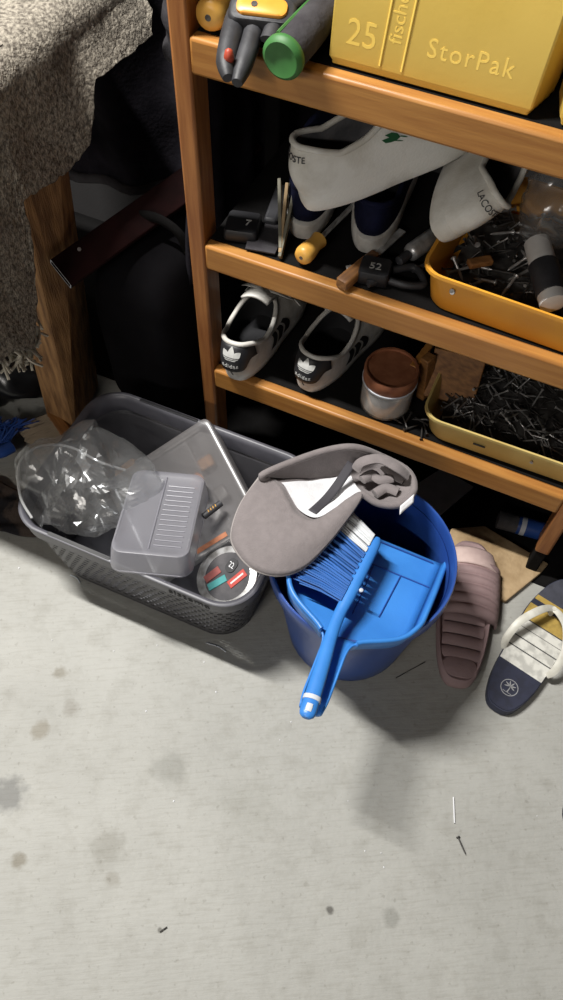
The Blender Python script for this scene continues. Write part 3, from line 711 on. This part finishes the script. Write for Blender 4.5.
rim = part('rim', G().loft([bl(.965, .166), bl(.985, .168), bl(.99, .193), bl(1.0, .197), bl(1.0, .2), bl(1.0, .2015, .003), bl(1.0, .2, .008), bl(.99, .192, .009), bl(.972, .166, .006)]), m_bin, bk)
lettering('lettering', 'sistema', .022, m_black, rim, lambda x, y, z: V((.117 + x, -(.1497 + .0011 * (.1815 + y - .168) / .025) - .0005 - z, .1815 + y)), .0005, spacing=1.08)
for sy in (-1, 1):
    part('handle_slot', G().loft([[V((-.075 + x, sy * (BD / 2 - .005), .2012 + 0)) + V((0, y * sy, 0)) for x, y in rrect(.115, .006, .003, 4)], [V((-.075 + x, sy * (BD / 2 - .005), .2022)) + V((0, y, 0)) for x, y in rrect(.112, .0055, .0027, 4)]], True, True, True), m_black, rim)

# milky tub, upside down across the front rim
p00, p10, p11, p01 = at(130, 468, .205), at(208, 470, .205), at(191, 565, .242), at(108, 551, .242)
c = (p00 + p10 + p11 + p01) / 4; xd = (p10 + p11 - p00 - p01); yd = (p00 + p10 - p01 - p11)
z = xd.cross(yd).normalized()
t = thing('tub', 'milky plastic food tub lying upside down across the front of basket', 'tub', c, frame(xd, z))
wx, wy = xd.length / 2, yd.length / 2
def tl(k, zz, r=.018): return [V((x, y, zz)) for x, y in rrect(wx * k, wy * k, r, 8)]
part('body', G().loft([tl(1.015, -.040, .022), tl(1.015, -.037, .022), tl(1.0, -.037), tl(.955, -.008), tl(.93, -.001), tl(.88, .0005), tl(.84, -.002), tl(.5, -.002)], True, False, True), m_milk, t)
g = G()
for k in range(13):
    yy = lerp(-.36, .30, k / 12) * wy; g.tube([V((.03 * wx, yy, -.001)), V((.36 * wx, yy, -.001))], .0011, 6)
part('rib', g, m_milk, t)
g = G()
g.tube([V((-.02 * wx, -.40 * wy, -.0008)), V((-.02 * wx, .40 * wy, -.0008))], .0012, 6)
part('ridge', g, m_milk, t)

# clear organiser case behind it
a, b, c3 = at(206, 417, .225), at(260, 520, .185), at(228, 552, .165)
d3 = at(140, 478, .15)
xd = (b - a); yv = (d3 - a); zc = xd.cross(yv).normalized()
if zc.z < 0: zc = -zc
t = thing('organiser_case', 'flat clear organiser case leaning against the rear rim of basket', 'case', a, frame(xd, zc))
yl = frame(xd, zc).transposed() @ yv
W_, H_ = (b - a).length, -.215 if yl.y < 0 else .215
def cl(k, zz, ins): return [V((W_ / 2 + x, H_ / 2 + y, zz)) for x, y in rrect(W_ - ins, abs(H_) - ins, .012, 6)]
part('body', G().loft([cl(1, -.034, .004), cl(1, -.031, 0), cl(1, -.012, 0)], True, True, False), m_case, t)
part('lid', G().loft([cl(1, -.012, -.002), cl(1, -.002, -.002), cl(1, 0, .004), cl(1, 0, .02), cl(1, -.0015, .024)], True, False, True), m_case, t)
for k in (.25, .5, .75): part('divider', G().box((W_ / 2, H_ * k, -.018), (W_ - .006, .0015, .026)), m_case, t)
for yy in (.25, .72): part('latch', G().box((W_ + .002, H_ * yy, -.011), (.005, .022, .016)), m_case, t, bevel=.001)
for k in range(5): part('contents', G().box((W_ * (.3 + .1 * k), H_ * (.2 + .13 * (k % 3)), -.024), (.022, .028, .012), yaw(k * 31)), (m_brown, m_copper, m_glining, m_dmetal, m_paper)[k], t, bevel=.003)
part('label', G().box((W_ - .010, H_ * .42, .0006), (.008, .06, .0008)), m_copper, t)['label'] = 'copper coloured strip label'
Tm = Matrix.Translation
p, q = at(203, 517, .195), at(221, 503, .198)
t = thing('marker', 'short dark marker with gold lettering lying on the organiser case', 'marker', p, frame(q - p, (0, 0, 1)))
ll = (q - p).length
part('barrel', G().lathe([(.003, 0), (.0055, .001), (.0058, ll * .5), (.0055, ll), (.003, ll + .001)], 16, R90), m_grip, t)
g = G()
for k in range(4): g.tube([V((ll * (.30 + .13 * k), -.0022, .0056)), V((ll * (.34 + .13 * k), .0022, .0056))], .0007, 5)
part('gold_marks', g, m_yellowp, t)
p = at(118, 462, .17)
t = thing('small_bottle', 'small brown bottle with a grey nozzle standing behind the clear bag', 'bottle', at(119, 476, .11), frame(V((.6, .35, .7)), V((-.5, 0, .6))))
part('body', G().lathe([(.008, 0), (.012, .004), (.012, .045), (.007, .052)], 18, R90), m_brown, t)
part('nozzle', G().lathe([(.005, .052), (.004, .064), (.0025, .070)], 12, R90), m_glining, t)

# abrasive disc packs in the front right corner
nrm = V((-.30, -.34, 1)).normalized()
for i, (px, py, z, lab) in enumerate(((231, 587, .125, 'lowest'), (233, 588, .138, 'middle'), (234, 588, .150, 'uppermost'))):
    c = at(px, py, z) + V((-.018, .014, 0))
    t = thing('grinding_disc', {'lowest': 'thin grinding disc at the bottom of the stack in the basket corner', 'middle': 'thin grinding disc in the middle of the stack in the basket corner', 'uppermost': 'grinding disc with red and teal label on top of the basket corner stack'}[lab], 'disc', c, frame(V((.95, -.3, .2)), nrm), 'grinding discs in the basket')
    part('disc', G().lathe([(.049, -.0012), (.050, 0), (.049, .0012)], 40), m_abras, t)
    part('metal_edge', G().lathe([(.0492, -.002), (.0512, -.001), (.0512, .001), (.0492, .002)], 40), m_metal, t)
    if i == 2:
        lb = part('label', G().lathe([(.040, .0014), (.040, .0022)], 40), m_glining, t)
        part('red_panel', G().box((.018, .006, .0030), (.014, .034, .0016), yaw(-18)), m_redlab, lb, bevel=.0005)
        part('teal_panel', G().box((-.008, -.018, .0030), (.012, .034, .0016), yaw(-28)), m_teal, lb, bevel=.0005)
        part('pink_panel', G().box((-.024, -.012, .0030), (.013, .030, .0016), yaw(-20)), M('rose_label', (.30, .07, .06), .5), lb, bevel=.0005)
        part('black_panel', G().loft([[V((-.004 + x, .018 + y, zz)) for x, y in rrect(.018, .024, .008)] for zz in (.0024, .0042)], True, True, True), m_black, lb)
        lettering('lettering', '22', .013, m_capw, lb, lambda x, y, z: V((-.004 + x * .8 - y * .3, .018 + y, .0045 + z)), .0003)
        part('pale_stripe', G().box((.018, .006, .0041), (.003, .026, .0006), yaw(-18)), m_paper, lb)

# crumpled clear bag over the left end
def bagf(a, b):
    th = 2 * pi * a; ph = pi * b
    c = V((-.565, .535, .195)); d = V((.098 * math.sin(ph) * math.cos(th), .075 * math.sin(ph) * math.sin(th), .050 * math.cos(ph)))
    d.x += .012 * math.sin(3 * th); p = c + d
    if d.x < -.03: p.z += .010; p.y += .012
    q = p * 14; rg = 1 - 2.2 * abs(noise.noise(q)); rg2 = 1 - 2 * abs(noise.noise(q * 2.3 + V((3, 1, 7))))
    n = d.normalized(); p = p + n * (.020 * rg + .008 * rg2); p.z = max(p.z, .115)
    return p
t = thing('plastic_bag', 'large crumpled clear plastic bag spilling over the left end of basket', 'bag')
part('film', G().grid(bagf, 64, 38), m_bag, t, smooth=False)
opn = crv([at(125, 470, .21), at(100, 462, .235), at(70, 447, .235), at(40, 446, .235), at(20, 462, .235), at(20, 495, .225), at(32, 518, .21)], 40)
opi = crv([at(125, 480, .205), at(98, 492, .215), at(75, 490, .205), at(58, 495, .20), at(50, 500, .20), at(44, 508, .20), at(36, 522, .205)], 40)
def mouth(a, b):
    i = min(40, int(round(a * 40))); p = opn[i].lerp(opi[i], b)
    p.z -= .035 * math.sin(pi * b) * (1 if b > 0 else 0); q = p * 30
    return p + V((1, 1, 1)) * .006 * (1 - 2 * abs(noise.noise(q))) * min(1, 3 * b)
part('mouth', G().grid(mouth, 40, 10), m_bag, t, smooth=False)
part('mouth_edge', G().tube(opn, .0022, 6), clear('bag_edge', (.8, .8, .8), .5, .15, .3), t)

# ------------------------------------------------------------------ bucket
t = thing('bucket', 'round blue plastic bucket holding dustpan and brush', 'bucket', (-.105, .570, 0)); t.scale = (.97, .97, 1)
part('wall', G().loft([[V((r * math.cos(2 * pi * k / 64), r * math.sin(2 * pi * k / 64), z)) for k in range(64)] for r, z in
     ((.104, 0), (.106, .004), (.112, .05), (.136, .232), (.137, .236), (.137, .238), (.135, .240), (.134, .236), (.109, .05), (.102, .008))], True, True, True), m_blue, t)
def ring(prof, seg=64): return G().loft([[V((r * math.cos(2 * pi * k / seg), r * math.sin(2 * pi * k / seg), z)) for k in range(seg)] for r, z in prof + prof[:1]])
g = ring([(.1365, .232), (.141, .230), (.1445, .234), (.1450, .256), (.1435, .260), (.1405, .260), (.1390, .257), (.1365, .236)])
part('rim', g, m_blue, t)
for a in (205,):
    part('handle_lug', G().box((.147 * math.cos(math.radians(a)), .147 * math.sin(math.radians(a)), .243), (.012, .030, .026), yaw(a)), m_blue, t, bevel=.003)

# ------------------------------------------------------------------ dustpan
zt, zl = .300, .225             # handle end and lip heights
def pz(y): return lerp(zt, zl, (y - .30) / .30)
A0, A1 = at(310, 712, .298), V((-.098, .628, .262))
xd = A1 - A0
t = thing('dustpan', 'bright blue dustpan resting across the bucket', 'dustpan', A0, frame(xd, (.10, 0, 1)))
LL = xd.length            # local x along handle to lip, y left, z up
hw = [(0, .010), (.02, .0135), (.10, .0135), (.118, .018), (.130, .040), (.142, .064), (.156, .082), (.185, .097), (LL, .109)]
hwf = lambda x: itp(hw, x)
def hwc(x): return sum(hwf(min(LL, max(0, x + d))) for d in (-.008, -.004, 0, .004, .008)) / 5
def floor_(a, b):
    x = lerp(.120, LL, a); y = (b - .5) * 2 * hwc(x); return V((x, y, -.024 - .010 * sm(.12, .2, x) + .0))
pa = part('pan_floor', G().grid(floor_, 30, 16), m_pan, t, solid=.003)
def wall_pts(s):
    xs = [.118 + (LL - .118) * i / 40 for i in range(41)]; return [(x, s * hwc(x)) for x in xs]
for s_ in (1, -1):
    lo, hi = [], []
    for x, y in wall_pts(s_):
        f = sm(.16, LL, x); h = lerp(.003, -.026, f ** 3)
        lo.append(V((x, y, -.024 - .010 * sm(.12, .2, x)))); hi.append(V((x - .002, y + s_ * .004, h)))
    part('side_wall', G().loft([lo, hi], False), m_pan, t, solid=.0035, offs=0)
    part('wall_edge', G().tube(hi, .0038, 8), m_pan, t)
def hnd(a, b):
    x = lerp(.004, .125, a); q = (b - .5) * pi; wv = hwc(x) + .002
    return V((x, wv * math.sin(q), -.014 * math.cos(q) - .002))
part('handle', G().grid(hnd, 20, 12), m_pan, t, solid=.003)
for pts in ([V((LL - .05, -.100, -.0328)), V((LL - .05, .07, -.0328))], [V((LL - .05, -.012, -.0328)), V((.175, -.008, -.0328))], [V((LL - .05, -.055, -.0328)), V((.19, -.045, -.0328))], [V((LL - .006, -.095, -.0318)), V((LL - .006, .095, -.0318))]):
    part('groove', G().tube(pts, .0011, 6), m_blue, pa)
# brush lying in the dustpan
B0, B1, B2, B3 = at(306, 718, .314), at(336, 622, .292), at(352, 590, .290), at(378, 538, .285)
t = thing('dust_brush', 'blue hand brush with blue and white bristles lying in the dustpan', 'brush', B0)
L3 = lambda p: p - B0
hp = crv([L3(B0), L3(B0.lerp(B1, .5)), L3(B1), L3(B2), L3(B3)], 50)
rad = [itp([(0, .0055), (.012, .0085), (.03, .0108), (.06, .0112), (.2, .0105), (.4, .0090), (.6, .0085), (.7, .0092), (.9, .009), (.97, .008), (1, .004)], i / 50) for i in range(51)]
part('handle', G().tube(hp, rad, 14, .62, up=(0, 0, 1)), m_pan, t)
part('band', G().tube([hp[5], hp[5].lerp(hp[6], .5), hp[6]], [.0120, .0121, .0119], 14, .66, up=(0, 0, 1)), m_pale, t)
hd = (hp[6] - hp[2]).normalized()
hl_ = part('hanging_hole', G().tube([hp[2] + V((0, 0, .0062)), hp[2].lerp(hp[4], .5) + V((0, 0, .0070)), hp[4] + V((0, 0, .0073))], [.0040, .0044, .0040], 10, .3, up=(0, 0, 1)), m_pale, t)
part('clip', G().lathe([(.003, 0), (.003, .003), (.001, .004)], 10, Tm(hp[38] + V((.012, 0, .002)))), m_pale, t)
bd = V((-.93, .30, .0)).normalized(); g = G(); gw = G()
ad = (hp[48] - hp[34]).normalized()
for i in range(14):
    f = i / 13; k = 33 + f * 16; base = hp[int(k)].lerp(hp[min(50, int(k) + 1)], k - int(k))
    for lay in range(3):
        for q in range(5):
            r0 = base + V((0, 0, -.006 + lay * .0055)) + bd * .006 + ad * random.uniform(-.003, .003)
            ln = random.uniform(.066, .078); sp = V((random.uniform(-.3, .3), random.uniform(-.3, .3), random.uniform(-.5, .5))) * .010 + ad * (f - .55) * .03
            (gw if f > .70 else g).tube([r0, r0 + bd * ln * .5 + sp * .4, r0 + bd * ln + sp + V((0, 0, -.004))], [.0016, .0018, .0012], 5)
part('bristles', g, m_brist, t)
part('white_bristles', gw, m_wbrist, t)['label'] = 'white bristles at the far end'

# ------------------------------------------------------------------ cap, upside down
ZC = .318
front = [(270, 478), (281, 487), (289, 501), (298, 514), (315, 521), (335, 510), (350, 499), (362, 494)]
back = [(378, 503), (400, 504), (414, 490), (408, 471), (381, 456)]
far = [(355, 447), (327, 450), (291, 462), (262, 475)]
zf = lambda px: ZC + .006
loop_px = [(p, ZC) for p in front] + [(p, ZC - .006) for p in back] + [(p, ZC + .016) for p in far]
lp = [at(p[0], p[1], z) for p, z in loop_px]
lpc = crv(lp + [lp[0]], 90)[:-1]
ctr = at(350, 474, .280)
nF = int(90 * 7 / len(lp))            # samples along the brim side
t = thing('cap', 'grey baseball cap with white lined front lying upside down on the bucket', 'cap', (0, 0, 0))
def bowl(i, f):
    p = lpc[i % 90]; q = p.lerp(ctr, f); q.z = lerp(p.z, ctr.z, math.sin(f * pi / 2) ** 1.1)
    q.z += .005 * noise.noise(V((q.x * 40, q.y * 40, 2)) ) * math.sin(pi * f); return q
RN = 14
part('crown', G().loft([[bowl(i, j / RN) for i in range(90)] for j in range(RN)] + [[ctr + V((0, 0, 0)) for i in range(90)]]), m_cap, t, solid=.002)
def pan_(a, b):
    i = 4 + a * (nF - 4); k = int(i); p = bowl(k, .04 + .86 * b).lerp(bowl(k + 1, .04 + .86 * b), i - k); return p + V((0, 0, .004))
part('front_lining', G().grid(pan_, 34, 14), m_capw, t)['label'] = 'white lining inside the front panel'
s0, s1 = at(312, 513, ZC - .003), at(352, 463, ZC + .004)
def tp_(a, b):
    p = s0.lerp(s1, a); sd = (s1 - s0).cross(V((0, 0, 1))).normalized(); q = p + sd * (b - .5) * .014
    q.z -= .016 * math.sin(pi * a); return q
part('tape', G().grid(tp_, 14, 4), m_tape, t, solid=.002)
part('sweatband', G().tube([p + V((0, 0, -.001)) for p in lpc], [.0035 if k < nF else .0055 for k in range(len(lpc))], 10, 1.0, closed=True), m_cap, t)
bo = crv([at(px, py, z) for (px, py), z in (((261, 476), .322), ((241, 505), .315), ((232, 534), .306), ((237, 551), .302), ((253, 568), .300), ((277, 575), .300), ((302, 568), .302), ((326, 545), .310), ((345, 521), .316), ((362, 496), .318))], 40)
bi = crv([at(px, py, ZC - .001) for px, py in [(266, 477)] + front[1:]], 40)
def brim(a, b):
    i = min(40, int(round(a * 40))); p = bi[i].lerp(bo[i], b); p.z += .010 * math.sin(pi * b) * math.sin(pi * a); return p
part('brim', G().grid(brim, 40, 14), m_cap, t, solid=.004)
part('brim_piping', G().tube(bo, .0028, 8), M('pale_piping', (.34, .31, .30), .9), t)
def wall_f(a, b):                       # far side of the cap standing up behind the opening
    i = int(90 * 12 / len(lp)) + a * (90 - 90 * 12 / len(lp) - 1); k = int(i); p = lpc[k % 90].lerp(lpc[(k + 1) % 90], i - k)
    return p + V((0, .004 * b, -.028 * b + .004))
part('outer_band', G().grid(wall_f, 24, 6), m_cap, t, solid=.003)
sb = crv([at(356, 470, ZC + .002), at(362, 462, ZC + .016), at(380, 459, ZC + .022), at(398, 468, ZC + .018), at(408, 476, ZC + .004)], 20)
part('strap', G().tube(sb, .0085, 10, .35, up=(0, 0, 1)), m_cap, t)
for pts in ([(362, 480), (372, 474), (380, 480), (392, 478)], [(375, 494), (386, 488), (398, 492)], [(384, 466), (392, 474), (404, 480)]):
    part('fold', G().tube(crv([at(px, py, ZC - .008) for px, py in pts], 12), .008, 8, .7), m_cap, t)
part('care_tag', G().grid(lambda a, b: at(400, 506, ZC + .004).lerp(at(414, 494, ZC + .004), a) + V((.002, -.006, -.002)) * b * 2, 8, 3), m_capw, t, solid=.001)

# ------------------------------------------------------------------ mauve slide
def foot_outline(L, W, n=56, hk=.80):
    out = []
    for i in range(n):
        th = 2 * pi * i / n; k = (1 - math.cos(th)) / 2; q = math.sin(th)
        wv = W * itp([(0, hk), (.2, hk + .03), (.45, .86), (.7, 1), (.9, .95), (1, .85)], k)
        out.append((L * k, wv * (1 if q >= 0 else -1) * abs(q) ** .62))
    return out
def sole(L, W, prof, hk=.8):
    fo = foot_outline(L, W, hk=hk)
    return G().loft([[V(((x - L / 2) * k + L / 2, y * k, z)) for x, y in fo] for k, z in prof], True, True, True)
a, b = at(461, 683, .02), at(474, 548, .02)
t = thing('slide_sandal', 'mauve padded foam slide standing right of the bucket', 'slide', (a.x - .005, a.y - .006, 0), frame(V((b.x - a.x, b.y - a.y, 0)), (0, 0, 1)))
SL, SW = .272, .052
part('sole', sole(SL, SW, ((.95, 0), (1.0, .004), (1.03, .016), (1.02, .028), (.97, .033), (.9, .030), (.86, .026), (.4, .026))), m_mauve, t)
fo_w = lambda x: SW * .74 * itp([(0, .4), (.06, .8), (.2, .86), (.5, .9), (.7, 1), (1, .5)], x / SL)
for i in range(9):
    x = .052 + i * .0225
    wv = fo_w(x); pts = [V((x, wv * q, .027 + .0035 * (1 - abs(q) ** 4))) for q in [-1 + .2 * k for k in range(11)]]
    part('rib', G().tube(pts, .0105, 10, .42, up=(0, 0, 1)), m_mauve, t)
pts = [V((.026, SW * .6 * q, .028)) for q in [-1 + .2 * k for k in range(11)]]
part('heel_pad', G().loft([[V((.027 + x * k, y * k, z)) for x, y in rrect(.038, .062, .018)] for z, k in ((.026, 1), (.031, .97), (.033, .85))], True, True, True), m_mauve, t)
st = part('strap', G().loft([[V((x + dx, (SW + .007) * math.cos(q) * sc_, .008 + (hh) * math.sin(q) ** .8)) for q in [pi * k / 24 for k in range(25)]] for x, dx, sc_, hh in ((.117, 0, .95, .046), (.119, 0, 1, .050), (.14, 0, 1.03, .054), (.18, 0, 1.03, .052), (.222, 0, 1.0, .046), (.225, 0, .94, .041))], False), m_mauve, t, solid=.006)
for i in range(6):
    x = .125 + i * .0187; hh = itp([(.105, .051), (.14, .055), (.18, .053), (.22, .046)], x)
    pts = [V((x, (SW + .002) * math.cos(q), .002 + hh * math.sin(q) ** .8)) for q in [pi * (.04 + .92 * k / 24) for k in range(25)]]
    part('ridge', G().tube(pts, [.0098 * min(1, .25 + 5 * min(k, 24 - k) / 24) for k in range(25)], 10, 1.0, up=(1, 0, 0)), m_mauve, st)
def cover(a, b):
    q = pi * (.1 + .8 * a); x = lerp(.212, .252, b); hh = lerp(.052, .040, b * b)
    return V((x, (SW + .004) * math.cos(q) * lerp(1, .8, b), .008 + hh * math.sin(q) ** .8))
part('toe_cover', G().grid(cover, 24, 8), m_worn, t, solid=.005)['label'] = 'pale worn toe end'

# ------------------------------------------------------------------ flip-flop
def flip_mat():
    m = M('printed_footbed', (.03, .034, .06), .65); nt = m.node_tree; N = nt.nodes; L = nt.links; b = N['Principled BSDF']
    tc = N.new('ShaderNodeTexCoord'); sp = N.new('ShaderNodeSeparateXYZ'); L.new(tc.outputs['Object'], sp.inputs[0])
    nz = N.new('ShaderNodeTexNoise'); nz.inputs['Scale'].default_value = 60; nz.inputs['Detail'].default_value = 6; L.new(tc.outputs['Object'], nz.inputs['Vector'])
    cr = N.new('ShaderNodeValToRGB'); cr.color_ramp.interpolation = 'CONSTANT'; el = cr.color_ramp.elements
    navy, wht, yl, dk = (.016, .019, .042, 1), (.62, .61, .56, 1), (.40, .27, .06, 1), (.05, .05, .05, 1)
    seq = [(0, navy), (.28, wht), (.385, dk), (.391, wht), (.455, dk), (.461, wht), (.525, dk), (.531, wht), (.585, dk), (.591, yl), (.70, navy), (.74, yl), (.775, (.05, .052, .07, 1))]
    el[0].position = 0; el[0].color = navy; el[1].position = .28; el[1].color = wht
    for p, c in seq[2:]: e = el.new(p); e.color = c
    ma = N.new('ShaderNodeMath'); ma.operation = 'DIVIDE'; L.new(sp.outputs[0], ma.inputs[0]); ma.inputs[1].default_value = .29; L.new(ma.outputs[0], cr.inputs[0])
    mx = N.new('ShaderNodeMix'); mx.data_type = 'RGBA'; mx.blend_type = 'MULTIPLY'; mx.inputs[0].default_value = .55
    r2 = N.new('ShaderNodeValToRGB'); r2.color_ramp.elements[0].position = .38; r2.color_ramp.elements[1].position = .55; r2.color_ramp.elements[0].color = (.45, .45, .45, 1)
    L.new(nz.outputs['Fac'], r2.inputs[0]); L.new(cr.outputs[0], mx.inputs[6]); L.new(r2.outputs[0], mx.inputs[7]); L.new(mx.outputs[2], b.inputs['Base Color']); return m
a = at(505, 713, .018); hx = V((.19, .524, 0))
t = thing('flip_flop', 'navy flip flop with white straps and round palm emblem right of mauve slide', 'flip flop', (.174, .530, 0), frame(V((.062, .285, 0)), (0, 0, 1)), 'flip flops')
part('sole', sole(.29, .049, ((.97, 0), (1.0, .003), (.99, .015), (.985, .018)), .86), m_navyrub, t)
fb = part('footbed', sole(.287, .048, ((.985, .018), (.98, .0195), (.5, .0195)), .86), flip_mat(), t); fb.location.x = .0015
g = G(); n = 36
for r0, r1 in ((.0135, .0148),):
    g.loft([[V((.042 + r * math.cos(2 * pi * k / n), r * math.sin(2 * pi * k / n), .0199)) for k in range(n)] for r in (r0, r1)])
palm = lambda x, y: V((.042 + y, -x, .0199))
polymap(g, [(-.0012, -.010), (.0012, -.010), (.0016, 0), (.0006, .003), (-.0004, .003), (0.0004, 0)], palm)
for an in (-2.0, -1.2, -.4, .4, 1.2, 2.0): polymap(g, blob(math.sin(-an) * .005, .003 + math.cos(an) * .004, .0012, .0055, an, 1, 10), palm)
g.grid(lambda a, b: palm((a - .5) * .016, -.010 + .001 * b), 4, 1)
part('emblem', g, M('faded_print', (.30, .30, .31), .6), fb)
tp = V((.205, .006, .020))
for s_ in (1, -1):
    pts = crv([V((.100, s_ * .041, .018)), V((.112, s_ * .046, .034)), V((.145, s_ * .042, .050)), V((.180, s_ * .026, .052)), V((.200, s_ * .010 + .004, .044)), tp + V((0, 0, .020))], 24)
    rr = [itp([(0, .0045), (.15, .0068), (.6, .0072), (1, .0055)], i / 24) for i in range(25)]
    part('strap', G().tube(pts, rr, 10, .38, up=(0, 0, 1)), m_strap, t)
part('toe_post', G().tube([tp, tp + V((0, 0, .024))], .004, 10), m_strap, t)
part('rivet', G().lathe([(.0035, 0), (.0035, .0015)], 12, Tm((.165, -.034, .0545))), m_dmetal, t)
t2 = copy_tree(t); t2.location = V((.333, .402, 0)); t2.rotation_euler = frame(V((.10, .25, 0)), (0, 0, 1)).to_euler()
t2['label'] = 'dark flip flop heel only just entering at the right edge of the photo'

# ------------------------------------------------------------------ floor bits behind the sandals
g = G(); pl = [(.0, .74), (.135, .728), (.178, .812), (.185, .835), (.055, .862), (.0, .83)]
g.loft([[V((x, y, z)) for x, y in pl] for z in (.0, .010)], True, True, True)
o = tag(part('chipboard_offcut', g, m_chip, smooth=False, bevel=.002), 'tan chipboard offcut lying on the floor behind the sandals', 'board')
for v in o.data.vertices: v.co.z += .0006
t = thing('glue_tube', 'grey and blue tube lying on the floor under the shelf unit', 'tube', at(497, 519, .018), frame(V((1, .12, 0)), V((0, -.4, 1))))
part('body', G().lathe([(.012, 0), (.017, .002), (.017, .095), (.010, .102)], 20, R90), m_glining, t)
part('label', G().lathe([(.0173, .038), (.0175, .04), (.0175, .085), (.0173, .087)], 20, R90), m_blue, t)
part('pale_band', G().lathe([(.0176, .044), (.0177, .045), (.0177, .052), (.0176, .053)], 20, R90), m_pale, t)
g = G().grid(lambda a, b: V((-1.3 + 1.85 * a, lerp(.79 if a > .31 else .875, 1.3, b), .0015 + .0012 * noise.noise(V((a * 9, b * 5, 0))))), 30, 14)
tag(part('shade_sheet', g, m_shade, solid=.0012), 'added black sheet painting in the shade beneath the shelf unit', 'mat')  # added sheet, black in place of shade on the concrete
g = G(); pl = [(-.115, .86), (-.035, .835), (.01, .94), (-.06, .955)]
g.loft([[V((x, y, z)) for x, y in pl] for z in (.004, .007)], True, True, True)
tag(part('plastic_sheet', g, M('pale_sheet', (.45, .44, .42), .4), smooth=False), 'pale plastic sheet on the floor behind the bucket under shelf', 'sheet')

# ------------------------------------------------------------------ specks, nails and slivers on the floor
p, q = at(453.5, 797, .002), at(454.5, 823, .002)
tag(part('plastic_sliver', G().tube([p, p.lerp(q, .5), q], [.0011, .0013, .0011], 6), m_capw), 'bright white plastic sliver lying on bare floor above a nail', 'sliver')
p, q = at(458, 837, .0025), at(466, 855, .002)
t = thing('nail', 'short dark nail lying alone on the bare concrete', 'nail', p, frame(q - p, (0, 0, 1)))
part('shank', G().lathe([(.0013, 0), (.0013, (q - p).length - .004), (.0003, (q - p).length)], 8, R90), m_dmetal, t)
part('head', G().lathe([(.003, -.001), (.003, .0005)], 12, R90), m_dmetal, t)
o = None
for i, (px, py) in enumerate(((19, 568), (114, 651), (157, 645), (146, 711), (204, 662), (216, 692), (174, 801), (348, 801), (365, 851), (384, 867), (537, 816), (280, 740), (291, 722), (52, 640), (309, 560), (381, 853))):
    a = at(px, py, .0008); s = random.uniform(.0010, .0018)
    g = G().add([V((random.uniform(.6, 1.3) * s * math.cos(k * 1.26), random.uniform(.6, 1.3) * s * math.sin(k * 1.26), 0)) for k in range(5)] + [V((0, 0, s * .6))], [(0, 1, 5), (1, 2, 5), (2, 3, 5), (3, 4, 5), (4, 0, 5), (4, 3, 2, 1, 0)])
    o = part('plastic_fleck', g, m_capw, smooth=False); o.location = a
    tag(o, 'tiny bright white fleck lying on the concrete', 'fleck', 'white flecks on the floor')
for (a, b, lab) in (((70, 575), (80, 583), 'thin pale wire scrap by the lower left corner of basket'), ((206, 643), (226, 652), 'thin pale wire scrap on the floor under the lettered basket front'), ((160, 932), (167, 927), 'tiny dark splinter on the open concrete near the bottom of photo'), ((396, 678), (425, 662), 'dark straw scrap lying in shadow between bucket and slide')):
    p, q = at(*a, .0015), at(*b, .0015)
    tag(part('scrap', G().tube(crv([p, p.lerp(q, .5) + V((.002, .003, 0)), q], 6), .0007 if 'straw' in lab else .0011, 5), m_pale if 'pale' in lab else m_dmetal), lab, 'scrap')
